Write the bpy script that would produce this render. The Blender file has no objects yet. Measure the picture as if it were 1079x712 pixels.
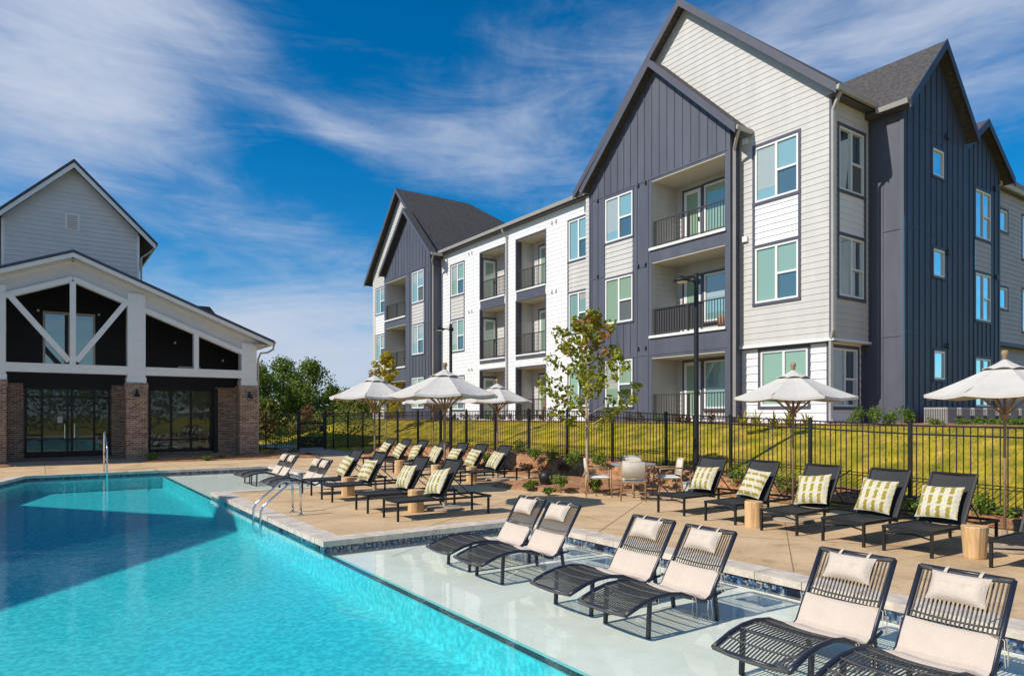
import bpy, math, random
from mathutils import Vector, Matrix
import numpy as np
R=math.radians
rnd=random.Random(7)
sc=bpy.context.scene; col=sc.collection
# ------------------------------------------------------------ camera
CAMH=1.85; VA=R(34.815)
Fx,Fy=math.sin(VA),math.cos(VA); Rx,Ry=Fy,-Fx
cd=bpy.data.cameras.new('camera'); cam=bpy.data.objects.new('camera',cd); col.objects.link(cam)
cam.location=(0,0,CAMH); cam.rotation_euler=(R(90),0,-VA)
cd.sensor_width=36; cd.lens=719*36/1079; cd.shift_y=82/1079; cd.shift_x=-0.5/1079; cd.clip_end=3000; cd.clip_start=.05
sc.camera=cam
# ------------------------------------------------------------ light
SUN_EL=41.0; SAZ=(-.9945,.1045)            # horizontal direction towards the sun
sl=bpy.data.lights.new('sun','SUN'); sl.energy=4.6; sl.angle=R(.53); sl.color=(1,.935,.84)
so=bpy.data.objects.new('sun',sl); col.objects.link(so)
sd=Vector((SAZ[0]*math.cos(R(SUN_EL)),SAZ[1]*math.cos(R(SUN_EL)),math.sin(R(SUN_EL))))
so.rotation_euler=sd.to_track_quat('Z','Y').to_euler(); so.location=(-30,0,40)
w=bpy.data.worlds.new('World'); sc.world=w; w.use_nodes=True
nt=w.node_tree; nt.nodes.clear()
def N(t,typ,**k):
    n=t.nodes.new(typ)
    for a,b in k.items():
        if a=='inp':
            for i,v in b.items(): n.inputs[i].default_value=v
        else: setattr(n,a,b)
    return n
def L(t,a,b): t.links.new(a,b)
sky=N(nt,'ShaderNodeTexSky',sky_type='NISHITA',sun_disc=False,sun_elevation=R(SUN_EL),sun_rotation=math.atan2(SAZ[0],SAZ[1]),
      air_density=1.0,dust_density=.3,ozone_density=4.5)
tc=N(nt,'ShaderNodeTexCoord'); sep=N(nt,'ShaderNodeSeparateXYZ'); L(nt,tc.outputs['Generated'],sep.inputs[0])
def M(t,op,a,b=None,c=None,clamp=False):
    n=t.nodes.new('ShaderNodeMath'); n.operation=op; n.use_clamp=clamp
    for i,v in enumerate((a,b,c)):
        if v is None: continue
        if isinstance(v,(int,float)): n.inputs[i].default_value=v
        else: t.links.new(v,n.inputs[i])
    return n.outputs[0]
X_,Y_,Z_=sep.outputs
zc=M(nt,'MAXIMUM',Z_,0.0)
den=M(nt,'ADD',zc,.16)
# view frame: a = rightwards, b = away, on a cloud sheet
fa=M(nt,'ADD',M(nt,'MULTIPLY',X_,Rx),M(nt,'MULTIPLY',Y_,Ry))
fb=M(nt,'ADD',M(nt,'MULTIPLY',X_,Fx),M(nt,'MULTIPLY',Y_,Fy))
pa=M(nt,'DIVIDE',fa,den); pb=M(nt,'DIVIDE',fb,den)
cmb=N(nt,'ShaderNodeCombineXYZ'); L(nt,pa,cmb.inputs[0]); L(nt,pb,cmb.inputs[1])
def noise(t,vec,scale,detail=6,rough=.6,dist=0.,mscale=(1,1,1),rot=0.,off=(0,0,0)):
    mp=t.nodes.new('ShaderNodeMapping'); mp.inputs['Scale'].default_value=mscale; mp.inputs['Rotation'].default_value=(0,0,rot); mp.inputs['Location'].default_value=off
    t.links.new(vec,mp.inputs[0])
    n=t.nodes.new('ShaderNodeTexNoise'); n.inputs['Scale'].default_value=scale; n.inputs['Detail'].default_value=detail
    n.inputs['Roughness'].default_value=rough; n.inputs['Distortion'].default_value=dist
    t.links.new(mp.outputs[0],n.inputs['Vector']); return n.outputs['Fac']
def sstep(t,v,a,b):
    n=t.nodes.new('ShaderNodeMapRange'); n.interpolation_type='SMOOTHSTEP'
    n.inputs['From Min'].default_value=a; n.inputs['From Max'].default_value=b
    t.links.new(v,n.inputs['Value']); return n.outputs['Result']
cm2=N(nt,'ShaderNodeCombineXYZ'); L(nt,fa,cm2.inputs[0]); L(nt,M(nt,'MULTIPLY',Z_,1.5),cm2.inputs[1]); L(nt,fb,cm2.inputs[2])
n1=noise(nt,cm2.outputs[0],3.2,10,.62,.55,(1.,1.5,.5),R(14),(3.3,1.2,0))
n2=noise(nt,cm2.outputs[0],8.,10,.66,.9,(.55,1.6,.4),R(-18),(1.,5.2,0))
n3=noise(nt,cmb.outputs[0],2.2,8,.66,.8,(1.,.45,1),R(-60),(4.,1.2,0))
# where the cloud banks sit
def blob(ca,cb,ra,rb,amp,rot=0.):
    da=M(nt,'SUBTRACT',fa,ca); db=M(nt,'SUBTRACT',Z_,cb)
    c,s=math.cos(rot),math.sin(rot)
    u=M(nt,'DIVIDE',M(nt,'ADD',M(nt,'MULTIPLY',da,c),M(nt,'MULTIPLY',db,s)),ra)
    v=M(nt,'DIVIDE',M(nt,'ADD',M(nt,'MULTIPLY',da,-s),M(nt,'MULTIPLY',db,c)),rb)
    r2=M(nt,'ADD',M(nt,'MULTIPLY',u,u),M(nt,'MULTIPLY',v,v))
    return M(nt,'MULTIPLY',M(nt,'POWER',2.718,M(nt,'MULTIPLY',r2,-1.0)),amp)
bl=blob(-.53,.37,.15,.12,.36,R(25))
for args in [(-.44,.47,.14,.05,.20,R(10)),(-.25,.385,.10,.022,.20,R(-22)),(-.05,.345,.16,.035,.17,R(-12)),(-.31,.10,.24,.075,.34,0),(-.30,.245,.10,.02,.12,0),(.10,.43,.40,.07,.15,R(10)),(.45,.42,.28,.12,.22,R(20)),(-.14,.27,.14,.035,-.10,0),(-.30,.33,.10,.05,-.10,0)]:
    bl=M(nt,'ADD',bl,blob(*args))
hz=M(nt,'MULTIPLY',M(nt,'POWER',2.718,M(nt,'MULTIPLY',zc,-7.)),.30)
dens=M(nt,'ADD',M(nt,'ADD',M(nt,'ADD',M(nt,'MULTIPLY',n1,.55),M(nt,'MULTIPLY',n2,.44)),M(nt,'MULTIPLY',n3,.2)),M(nt,'ADD',bl,hz))
dens=M(nt,'ADD',dens,M(nt,'MULTIPLY',sstep(nt,M(nt,'MULTIPLY',fb,-1.),0.,.6),.13))  # added unseen cloud behind the camera, whitening the blue ambient light
cl=sstep(nt,dens,.58,1.16)
skc=N(nt,'ShaderNodeMix',data_type='RGBA',blend_type='MULTIPLY'); skc.inputs['Factor'].default_value=1
L(nt,sky.outputs[0],skc.inputs[6]); skc.inputs[7].default_value=(.62,1.04,1.24,1)
hs=N(nt,'ShaderNodeHueSaturation'); hs.inputs['Saturation'].default_value=1.17; hs.inputs['Value'].default_value=1.0
L(nt,skc.outputs[2],hs.inputs['Color'])
mx=N(nt,'ShaderNodeMix',data_type='RGBA'); L(nt,cl,mx.inputs['Factor']); L(nt,hs.outputs[0],mx.inputs[6]); mx.inputs[7].default_value=(5.5,6.2,7.6,1)
bg=N(nt,'ShaderNodeBackground'); bg.inputs['Strength'].default_value=.10; L(nt,mx.outputs[2],bg.inputs[0])
wo=N(nt,'ShaderNodeOutputWorld'); L(nt,bg.outputs[0],wo.inputs[0])
vs=sc.view_settings; vs.view_transform='Standard'; vs.look='None'; vs.exposure=0.0; vs.gamma=1
sc.render.engine='CYCLES'
try:
    sc.cycles.max_bounces=8; sc.cycles.transparent_max_bounces=16; sc.cycles.caustics_reflective=False; sc.cycles.caustics_refractive=False
    sc.cycles.sample_clamp_indirect=4
except Exception: pass
# ------------------------------------------------------------ materials
def mat(name,c,rough=.7,var=.12,vscale=3.,bump=0.,bscale=40.,metal=0.,spec=.5,detail=5,c2=None,mscale=(1,1,1),lo=.35,hi=.65):
    m=bpy.data.materials.new(name); m.use_nodes=True; t=m.node_tree; b=t.nodes['Principled BSDF']
    b.inputs['Roughness'].default_value=rough; b.inputs['Metallic'].default_value=metal; b.inputs['Specular IOR Level'].default_value=spec
    tc=t.nodes.new('ShaderNodeTexCoord')
    fac=noise(t,tc.outputs['Object'],vscale,detail,.6,0,mscale)
    r=t.nodes.new('ShaderNodeMapRange'); r.inputs['From Min'].default_value=lo; r.inputs['From Max'].default_value=hi; t.links.new(fac,r.inputs['Value'])
    mxn=t.nodes.new('ShaderNodeMix'); mxn.data_type='RGBA'; t.links.new(r.outputs[0],mxn.inputs['Factor'])
    if c2 is None: c2=tuple(v*(1+var) for v in c); c1=tuple(v*(1-var) for v in c)
    else: c1=c
    mxn.inputs[6].default_value=(*c1,1); mxn.inputs[7].default_value=(*c2,1)
    t.links.new(mxn.outputs[2],b.inputs['Base Color'])
    if bump:
        f2=noise(t,tc.outputs['Object'],bscale,4,.6,0,mscale)
        bp=t.nodes.new('ShaderNodeBump'); bp.inputs['Strength'].default_value=bump; bp.inputs['Distance'].default_value=.02
        t.links.new(f2,bp.inputs['Height']); t.links.new(bp.outputs[0],b.inputs['Normal'])
    return m
MT={}
MT['cream']=mat('cream_siding',(.575,.55,.515),.6,.05,1.6,.12,60,mscale=(1.4,1.4,.3))
MT['white']=mat('white_siding',(.79,.79,.79),.55,.035,1.6,.12,60,mscale=(1.4,1.4,.3))
MT['dark']=mat('charcoal_panel',(.088,.094,.122),.55,.13,1.3,.25,50,mscale=(1.5,1.5,.3))
MT['navy']=mat('navy_panel',(.055,.066,.10),.5,.12,1.3,.25,50,mscale=(1.5,1.5,.3))
MT['trimdark']=mat('charcoal_trim',(.085,.085,.108),.5,.06,3)
MT['trimwhite']=mat('white_trim',(.80,.80,.78),.45,.03,3)
MT['gutter']=mat('gutter_metal',(.42,.40,.38),.4,.06,3)
MT['greysiding']=mat('grey_siding',(.44,.43,.46),.6,.04,1.5,.12,60)
MT['clubwhite']=mat('club_siding',(.66,.64,.62),.6,.04,1.5,.12,60)
MT['black']=mat('black_metal',(.009,.009,.010),.5,.2,8,.1,80)
MT['rail']=mat('railing_metal',(.05,.045,.042),.45,.1,8)
MT['sling']=mat('black_sling',(.020,.021,.024),.65,.3,60,.3,400)
MT['navymetal']=mat('navy_metal',(.020,.023,.036),.35,.1,8,.05,60)
MT['wicker']=mat('grey_wicker',(.085,.08,.075),.6,.35,60,.5,200)
MT['cushion']=mat('cream_cushion',(.60,.50,.41),.9,.04,6,.35,60)
MT['canopy']=mat('canopy_canvas',(.60,.56,.505),.85,.06,2.2,.3,14)
MT['wood']=mat('pole_wood',(.33,.22,.13),.55,.15,5,.1,50,mscale=(6,6,.6))
MT['stump']=mat('stump_wood',(.55,.32,.13),.6,.2,5,.2,40,c2=(.74,.50,.26),mscale=(5,5,.5))
MT['teak']=mat('teak_wood',(.36,.22,.11),.6,.15,12,.1,60,mscale=(4,4,.5))
MT['rope']=mat('woven_rope',(.70,.64,.54),.85,.15,60,.5,120)
MT['tabletop']=mat('stone_tabletop',(.30,.32,.35),.35,.1,10)
MT['chrome']=mat('polished_steel',(.72,.72,.72),.13,.03,4,metal=1.)
MT['concrete']=mat('concrete_block',(.55,.52,.48),.85,.08,6,.3,40)
MT['basestone']=mat('umbrella_base',(.40,.31,.23),.85,.08,6,.3,40)
MT['bark']=mat('bark',(.20,.15,.10),.9,.25,10,.6,30,mscale=(3,3,.7))
MT['palebark']=mat('pale_bark',(.46,.36,.25),.85,.2,12,.4,30,mscale=(3,3,.7))
MT['acgrey']=mat('ac_metal',(.36,.34,.32),.5,.06,5)
MT['acdark']=mat('ac_grille',(.05,.05,.055),.6,.1,20)
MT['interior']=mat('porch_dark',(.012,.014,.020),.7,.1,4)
MT['slab']=mat('porch_slab',(.30,.25,.20),.8,.1,3,.2,40)
MT['ceil']=mat('balcony_ceiling',(.62,.58,.50),.7,.03,2)
MT['winframe']=mat('vinyl_window_frame',(.82,.82,.80),.35,.02,3)
MT['screen']=mat('insect_screen',(.10,.115,.12),.6,.15,30)
MT['terracotta']=mat('wicker_basket',(.38,.17,.08),.7,.2,30,.3,80)
MT['paper']=mat('notice_paper',(.7,.7,.7),.7,.02,3)
def glassmat(name,c,gl=.4,var=.5,rough=.015,tint=(.85,1,.96)):
    m=bpy.data.materials.new(name); m.use_nodes=True; t=m.node_tree; b=t.nodes['Principled BSDF']; o=t.nodes['Material Output']
    tc=t.nodes.new('ShaderNodeTexCoord'); 
    wv=t.nodes.new('ShaderNodeTexWave'); wv.wave_type='BANDS'; wv.bands_direction='Z'; wv.inputs['Scale'].default_value=26.; wv.inputs['Distortion'].default_value=.2
    t.links.new(tc.outputs['Object'],wv.inputs[0])
    mxn=t.nodes.new('ShaderNodeMix'); mxn.data_type='RGBA'; t.links.new(wv.outputs['Fac'],mxn.inputs['Factor'])
    mxn.inputs[6].default_value=(*[v*(1-var) for v in c],1); mxn.inputs[7].default_value=(*c,1)
    t.links.new(mxn.outputs[2],b.inputs['Base Color']); b.inputs['Roughness'].default_value=.5
    g=t.nodes.new('ShaderNodeBsdfGlossy'); g.inputs['Color'].default_value=(*tint,1); g.inputs['Roughness'].default_value=rough
    f=noise(t,tc.outputs['Object'],.9,2,.5,.3); bp=t.nodes.new('ShaderNodeBump'); bp.inputs['Strength'].default_value=.05; bp.inputs['Distance'].default_value=.06
    t.links.new(f,bp.inputs['Height']); t.links.new(bp.outputs[0],g.inputs['Normal'])
    ms=t.nodes.new('ShaderNodeMixShader')
    fr=t.nodes.new('ShaderNodeFresnel'); fr.inputs['IOR'].default_value=1.6
    fac=M(t,'ADD',fr.outputs[0],gl,clamp=True); t.links.new(fac,ms.inputs[0])
    t.links.new(b.outputs[0],ms.inputs[1]); t.links.new(g.outputs[0],ms.inputs[2]); t.links.new(ms.outputs[0],o.inputs[0]); return m
MT['pane_green']=glassmat('glass_green_blinds',(.27,.40,.27),.12,.07)
MT['pane_teal']=glassmat('glass_teal_blinds',(.25,.42,.40),.16,.07)
MT['pane_blind']=glassmat('glass_white_blinds',(.46,.50,.44),.10,.25)
MT['pane_clubsky']=glassmat('club_upper_glass',(.02,.035,.05),.22,.3)
MT['pane_shade']=glassmat('glass_shaded_blinds',(.16,.28,.20),.0,.3)
MT['pane_dark']=glassmat('glass_dark',(.06,.10,.09),.15,.3)
MT['pane_sky']=glassmat('glass_sky',(.03,.05,.08),.75,.3)
MT['pane_club']=glassmat('club_glass',(.008,.009,.010),.02,.3,.01)
def shingle():
    m=bpy.data.materials.new('roof_shingles'); m.use_nodes=True; t=m.node_tree; b=t.nodes['Principled BSDF']; b.inputs['Roughness'].default_value=.95
    tc=t.nodes.new('ShaderNodeTexCoord'); br=t.nodes.new('ShaderNodeTexNoise'); br.inputs['Scale'].default_value=9; br.inputs['Detail'].default_value=3
    mp=t.nodes.new('ShaderNodeMapping'); mp.inputs['Scale'].default_value=(1,1,2.5); t.links.new(tc.outputs['Object'],mp.inputs[0]); t.links.new(mp.outputs[0],br.inputs[0])
    cr=t.nodes.new('ShaderNodeValToRGB'); cr.color_ramp.elements[0].position=.3; cr.color_ramp.elements[0].color=(.035,.033,.036,1); cr.color_ramp.elements[1].position=.7; cr.color_ramp.elements[1].color=(.115,.105,.10,1)
    t.links.new(br.outputs['Fac'],cr.inputs[0]); t.links.new(cr.outputs[0],b.inputs['Base Color'])
    wv=t.nodes.new('ShaderNodeTexWave'); wv.wave_type='BANDS'; wv.bands_direction='Z'; wv.wave_profile='SAW'; wv.inputs['Scale'].default_value=2.6; t.links.new(tc.outputs['Object'],wv.inputs[0])
    bp=t.nodes.new('ShaderNodeBump'); bp.inputs['Strength'].default_value=.5; bp.inputs['Distance'].default_value=.03; t.links.new(wv.outputs['Fac'],bp.inputs['Height']); t.links.new(bp.outputs[0],b.inputs['Normal'])
    return m
MT['shingle']=shingle()
def brick():
    m=bpy.data.materials.new('brown_brick'); m.use_nodes=True; t=m.node_tree; b=t.nodes['Principled BSDF']; b.inputs['Roughness'].default_value=.85
    tc=t.nodes.new('ShaderNodeTexCoord'); sp=t.nodes.new('ShaderNodeSeparateXYZ'); t.links.new(tc.outputs['Object'],sp.inputs[0])
    u=M(t,'ADD',sp.outputs[0],sp.outputs[1]); cb=t.nodes.new('ShaderNodeCombineXYZ'); t.links.new(u,cb.inputs[0]); t.links.new(sp.outputs[2],cb.inputs[1])
    br=t.nodes.new('ShaderNodeTexBrick'); br.inputs['Scale'].default_value=1.; br.inputs['Brick Width'].default_value=.225; br.inputs['Row Height'].default_value=.078; br.inputs['Mortar Size'].default_value=.010; br.inputs['Bias'].default_value=0
    br.inputs['Color1'].default_value=(.13,.06,.035,1); br.inputs['Color2'].default_value=(.40,.26,.175,1); br.inputs['Mortar'].default_value=(.52,.46,.39,1)
    t.links.new(cb.outputs[0],br.inputs['Vector'])
    f=noise(t,tc.outputs['Object'],3.,4,.6)
    mxn=t.nodes.new('ShaderNodeMix'); mxn.data_type='RGBA'; mxn.blend_type='MULTIPLY'; mxn.inputs['Factor'].default_value=.5
    t.links.new(br.outputs['Color'],mxn.inputs[6]); cr=t.nodes.new('ShaderNodeValToRGB'); cr.color_ramp.elements[0].color=(.5,.45,.4,1); cr.color_ramp.elements[0].position=.35; cr.color_ramp.elements[1].position=.6; t.links.new(f,cr.inputs[0]); t.links.new(cr.outputs[0],mxn.inputs[7])
    t.links.new(mxn.outputs[2],b.inputs['Base Color'])
    bp=t.nodes.new('ShaderNodeBump'); bp.invert=True; bp.inputs['Strength'].default_value=.6; bp.inputs['Distance'].default_value=.01; t.links.new(br.outputs['Fac'],bp.inputs['Height']); t.links.new(bp.outputs[0],b.inputs['Normal'])
    return m
MT['brick']=brick()
def tile():
    m=bpy.data.materials.new('mosaic_tile'); m.use_nodes=True; t=m.node_tree; b=t.nodes['Principled BSDF']; b.inputs['Roughness'].default_value=.15
    tc=t.nodes.new('ShaderNodeTexCoord'); v=t.nodes.new('ShaderNodeTexVoronoi'); v.distance='CHEBYCHEV'; v.inputs['Scale'].default_value=38; v.inputs['Randomness'].default_value=.15; t.links.new(tc.outputs['Object'],v.inputs['Vector'])
    s=t.nodes.new('ShaderNodeSeparateColor'); t.links.new(v.outputs['Color'],s.inputs[0])
    cr=t.nodes.new('ShaderNodeValToRGB'); cr.color_ramp.interpolation='CONSTANT'; e=cr.color_ramp.elements
    cols=[(0,(.012,.02,.05)),(.25,(.03,.075,.17)),(.45,(.13,.15,.16)),(.6,(.02,.04,.09)),(.75,(.10,.20,.34)),(.88,(.34,.34,.31))]
    e[0].color=(*cols[0][1],1); e[1].position=cols[1][0]; e[1].color=(*cols[1][1],1)
    for p,c in cols[2:]: x=e.new(p); x.color=(*c,1)
    t.links.new(s.outputs[0],cr.inputs[0]); t.links.new(cr.outputs[0],b.inputs['Base Color']); return m
MT['tile']=tile()
MT['blacktile']=mat('black_tile',(.014,.018,.035),.2,.3,30)
MT['coping']=mat('limestone_coping',(.52,.44,.36),.7,.2,5.,.5,30,c2=(.74,.64,.52))
MT['plaster']=mat('pool_plaster',(.34,.62,.64),.7,.05,15,.1,40,c2=(.62,.86,.86),lo=.42,hi=.60)  # pebble mottle strengthened to paint rippled caustic light into the plaster colour
MT['shelfplaster']=mat('shelf_plaster',(.76,.75,.66),.7,.05,3,.1,40,c2=(.84,.82,.73))
def concrete_deck():
    m=mat('deck_concrete',(.58,.40,.225),.85,.1,1.1,.22,70,c2=(.72,.51,.30),spec=.12)
    t=m.node_tree; b=t.nodes['Principled BSDF']; link=b.inputs['Base Color'].links[0]; src=link.from_socket
    tc=t.nodes.new('ShaderNodeTexCoord'); f=noise(t,tc.outputs['Object'],14,6,.7); mm=t.nodes.new('ShaderNodeMix'); mm.data_type='RGBA'; mm.blend_type='MULTIPLY'; mm.inputs['Factor'].default_value=.55
    cr=t.nodes.new('ShaderNodeValToRGB'); cr.color_ramp.elements[0].color=(.72,.72,.74,1); cr.color_ramp.elements[0].position=.3; cr.color_ramp.elements[1].position=.6; t.links.new(f,cr.inputs[0])
    t.links.new(src,mm.inputs[6]); t.links.new(cr.outputs[0],mm.inputs[7])
    f3=noise(t,tc.outputs['Object'],.55,7,.72,.8); c3=t.nodes.new('ShaderNodeValToRGB'); e=c3.color_ramp.elements; e[0].position=.36; e[0].color=(.74,.72,.71,1); e[1].position=.46; e[1].color=(1,1,1,1); t.links.new(f3,c3.inputs[0])
    m4=t.nodes.new('ShaderNodeMix'); m4.data_type='RGBA'; m4.blend_type='MULTIPLY'; m4.inputs['Factor'].default_value=1; t.links.new(mm.outputs[2],m4.inputs[6]); t.links.new(c3.outputs[0],m4.inputs[7]); t.links.new(m4.outputs[2],b.inputs['Base Color']); return m
MT['deck']=concrete_deck()
MT['joint']=mat('joint_filler',(.24,.17,.10),.9,.1,5)
MT['path']=mat('path_concrete',(.36,.34,.31),.85,.1,2,.2,50)
MT['mulch']=mat('pine_straw',(.24,.105,.05),.95,.2,7,.8,38,c2=(.55,.30,.16),spec=.05,detail=9,lo=.3,hi=.7)
MT['grass']=mat('lawn_grass',(.15,.165,.016),.9,.2,1.8,.9,60,c2=(.62,.43,.055),spec=.03,detail=12,lo=.34,hi=.68)
def watermat(name,tint,bs=3.2,bst=.10,scatter_fac=0.):
    m=bpy.data.materials.new(name); m.use_nodes=True; t=m.node_tree; t.nodes.clear()
    o=t.nodes.new('ShaderNodeOutputMaterial'); tr=t.nodes.new('ShaderNodeBsdfTransparent'); tr.inputs[0].default_value=(*tint,1)
    g=t.nodes.new('ShaderNodeBsdfGlossy'); g.inputs['Roughness'].default_value=.0; g.inputs['Color'].default_value=(1,1,1,1)
    ge=t.nodes.new('ShaderNodeNewGeometry'); dp=t.nodes.new('ShaderNodeVectorMath'); dp.operation='DOT_PRODUCT'
    tc=t.nodes.new('ShaderNodeTexCoord')
    a=noise(t,tc.outputs['Object'],bs,3,.55,.6); b2=noise(t,tc.outputs['Object'],bs*5.5,3,.55,.5)
    h=M(t,'ADD',a,M(t,'MULTIPLY',b2,.26))
    bp=t.nodes.new('ShaderNodeBump'); bp.inputs['Strength'].default_value=bst; bp.inputs['Distance'].default_value=.1
    t.links.new(h,bp.inputs['Height']); t.links.new(bp.outputs[0],g.inputs['Normal']); t.links.new(bp.outputs[0],dp.inputs[0]); t.links.new(ge.outputs['Incoming'],dp.inputs[1])
    cosv=M(t,'ABSOLUTE',dp.outputs['Value']); fres=M(t,'ADD',M(t,'MULTIPLY',M(t,'POWER',M(t,'SUBTRACT',1.0,cosv,clamp=True),5.0),.98),.02)
    fac=M(t,'MULTIPLY',fres,.62,clamp=True)
    ms=t.nodes.new('ShaderNodeMixShader'); t.links.new(fac,ms.inputs[0])
    df=t.nodes.new('ShaderNodeBsdfDiffuse'); df.inputs[0].default_value=(.06,.55,.62,1); m0=t.nodes.new('ShaderNodeMixShader'); m0.inputs[0].default_value=scatter_fac  # teal diffuse stands for light scattered in the water, lightening the floor shadow
    t.links.new(tr.outputs[0],m0.inputs[1]); t.links.new(df.outputs[0],m0.inputs[2])
    t.links.new(m0.outputs[0],ms.inputs[1]); t.links.new(g.outputs[0],ms.inputs[2]); t.links.new(ms.outputs[0],o.inputs[0]); return m
MT['water_deep']=watermat('pool_water_deep',(.28,.85,.88),2.0,.06,.06)
MT['water_shelf']=watermat('pool_water_shallow',(.94,.985,.965),1.6,.022)
def leafmat(name,c1,c2,c3=None,scale=2.5,tr=.3):
    m=bpy.data.materials.new(name); m.use_nodes=True; t=m.node_tree; b=t.nodes['Principled BSDF']; o=t.nodes['Material Output']; b.inputs['Roughness'].default_value=.6; b.inputs['Specular IOR Level'].default_value=.3
    tc=t.nodes.new('ShaderNodeTexCoord'); f=noise(t,tc.outputs['Object'],scale,4,.75)
    cr=t.nodes.new('ShaderNodeValToRGB'); e=cr.color_ramp.elements; e[0].position=.32; e[0].color=(*c1,1); e[1].position=.55 if c3 else .68; e[1].color=(*c2,1)
    if c3: x=e.new(.72); x.color=(*c3,1)
    t.links.new(f,cr.inputs[0]); t.links.new(cr.outputs[0],b.inputs['Base Color'])
    tl=t.nodes.new('ShaderNodeBsdfTranslucent'); t.links.new(cr.outputs[0],tl.inputs[0]); ms=t.nodes.new('ShaderNodeMixShader'); ms.inputs[0].default_value=tr
    t.links.new(b.outputs[0],ms.inputs[1]); t.links.new(tl.outputs[0],ms.inputs[2]); t.links.new(ms.outputs[0],o.inputs[0]); return m
MT['leaf_dark']=leafmat('leaves_dark',(.07,.12,.02),(.17,.24,.035),(.32,.34,.06),1.2)
MT['leaf_olive']=leafmat('leaves_olive',(.08,.11,.016),(.22,.23,.04),(.34,.29,.05),1.4)
MT['leaf_rust']=leafmat('leaves_rust',(.10,.05,.02),(.22,.11,.045),(.13,.12,.03),1.8)
MT['leaf_maple']=leafmat('leaves_maple',(.12,.17,.014),(.32,.34,.025),(.50,.36,.04),4.)
MT['leaf_red']=leafmat('leaves_red',(.30,.09,.02),(.42,.20,.03),(.42,.34,.04),6.)
MT['leaf_yellow']=leafmat('leaves_yellow',(.28,.25,.02),(.50,.40,.03),(.55,.33,.03),4.)
MT['leaf_shrub']=leafmat('leaves_shrub',(.06,.12,.015),(.16,.25,.03),(.25,.30,.045),9.)
MT['leaf_brown']=leafmat('leaves_brownshrub',(.07,.035,.02),(.17,.09,.045),(.16,.14,.05),9.)
MT['blade']=leafmat('grass_blade',(.17,.19,.02),(.42,.35,.05),(.60,.44,.09),1.5)
def pillowmat():
    m=bpy.data.materials.new('olive_pattern_fabric'); m.use_nodes=True; t=m.node_tree; b=t.nodes['Principled BSDF']; b.inputs['Roughness'].default_value=.9
    tc=t.nodes.new('ShaderNodeTexCoord'); sp=t.nodes.new('ShaderNodeSeparateXYZ'); t.links.new(tc.outputs['Object'],sp.inputs[0]); u,v=sp.outputs[0],sp.outputs[1]
    fine=noise(t,tc.outputs['Object'],46,2,.6)
    wig=M(t,'MULTIPLY',M(t,'SUBTRACT',fine,.5),.05)
    uu=M(t,'ADD',M(t,'ADD',u,wig),M(t,'MULTIPLY',M(t,'SINE',M(t,'MULTIPLY',v,75)),.004))
    cm=M(t,'SINE',M(t,'MULTIPLY',uu,2*math.pi/.125))
    row=M(t,'ABSOLUTE',M(t,'SUBTRACT',M(t,'FRACT',M(t,'ADD',M(t,'DIVIDE',v,.172),.5)),.5))     # .5 at row edge
    rowin=sstep(t,row,.45,.38)
    blob=M(t,'MULTIPLY',sstep(t,cm,.05,.45),rowin)
    small=M(t,'MULTIPLY',sstep(t,M(t,'SINE',M(t,'MULTIPLY',uu,2*math.pi/.125)),-.86,-.97),sstep(t,row,.2,.1))
    stripe=sstep(t,row,.465,.485)
    a=t.nodes.new('ShaderNodeMix'); a.data_type='RGBA'; t.links.new(M(t,'MULTIPLY',sstep(t,fine,.4,.6),.5),a.inputs['Factor']); a.inputs[6].default_value=(.64,.575,.41,1); a.inputs[7].default_value=(.55,.49,.22,1)
    c=t.nodes.new('ShaderNodeMix'); c.data_type='RGBA'; t.links.new(blob,c.inputs['Factor']); t.links.new(a.outputs[2],c.inputs[6]); c.inputs[7].default_value=(.30,.235,.045,1)
    c2=t.nodes.new('ShaderNodeMix'); c2.data_type='RGBA'; t.links.new(M(t,'MAXIMUM',stripe,small),c2.inputs['Factor']); t.links.new(c.outputs[2],c2.inputs[6]); c2.inputs[7].default_value=(.34,.45,.62,1)
    t.links.new(c2.outputs[2],b.inputs['Base Color'])
    bp=t.nodes.new('ShaderNodeBump'); bp.inputs['Strength'].default_value=.4; bp.inputs['Distance'].default_value=.01; t.links.new(noise(t,tc.outputs['Object'],9,3,.5),bp.inputs['Height']); t.links.new(bp.outputs[0],b.inputs['Normal'])
    return m
MT['pillow']=pillowmat()
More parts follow.
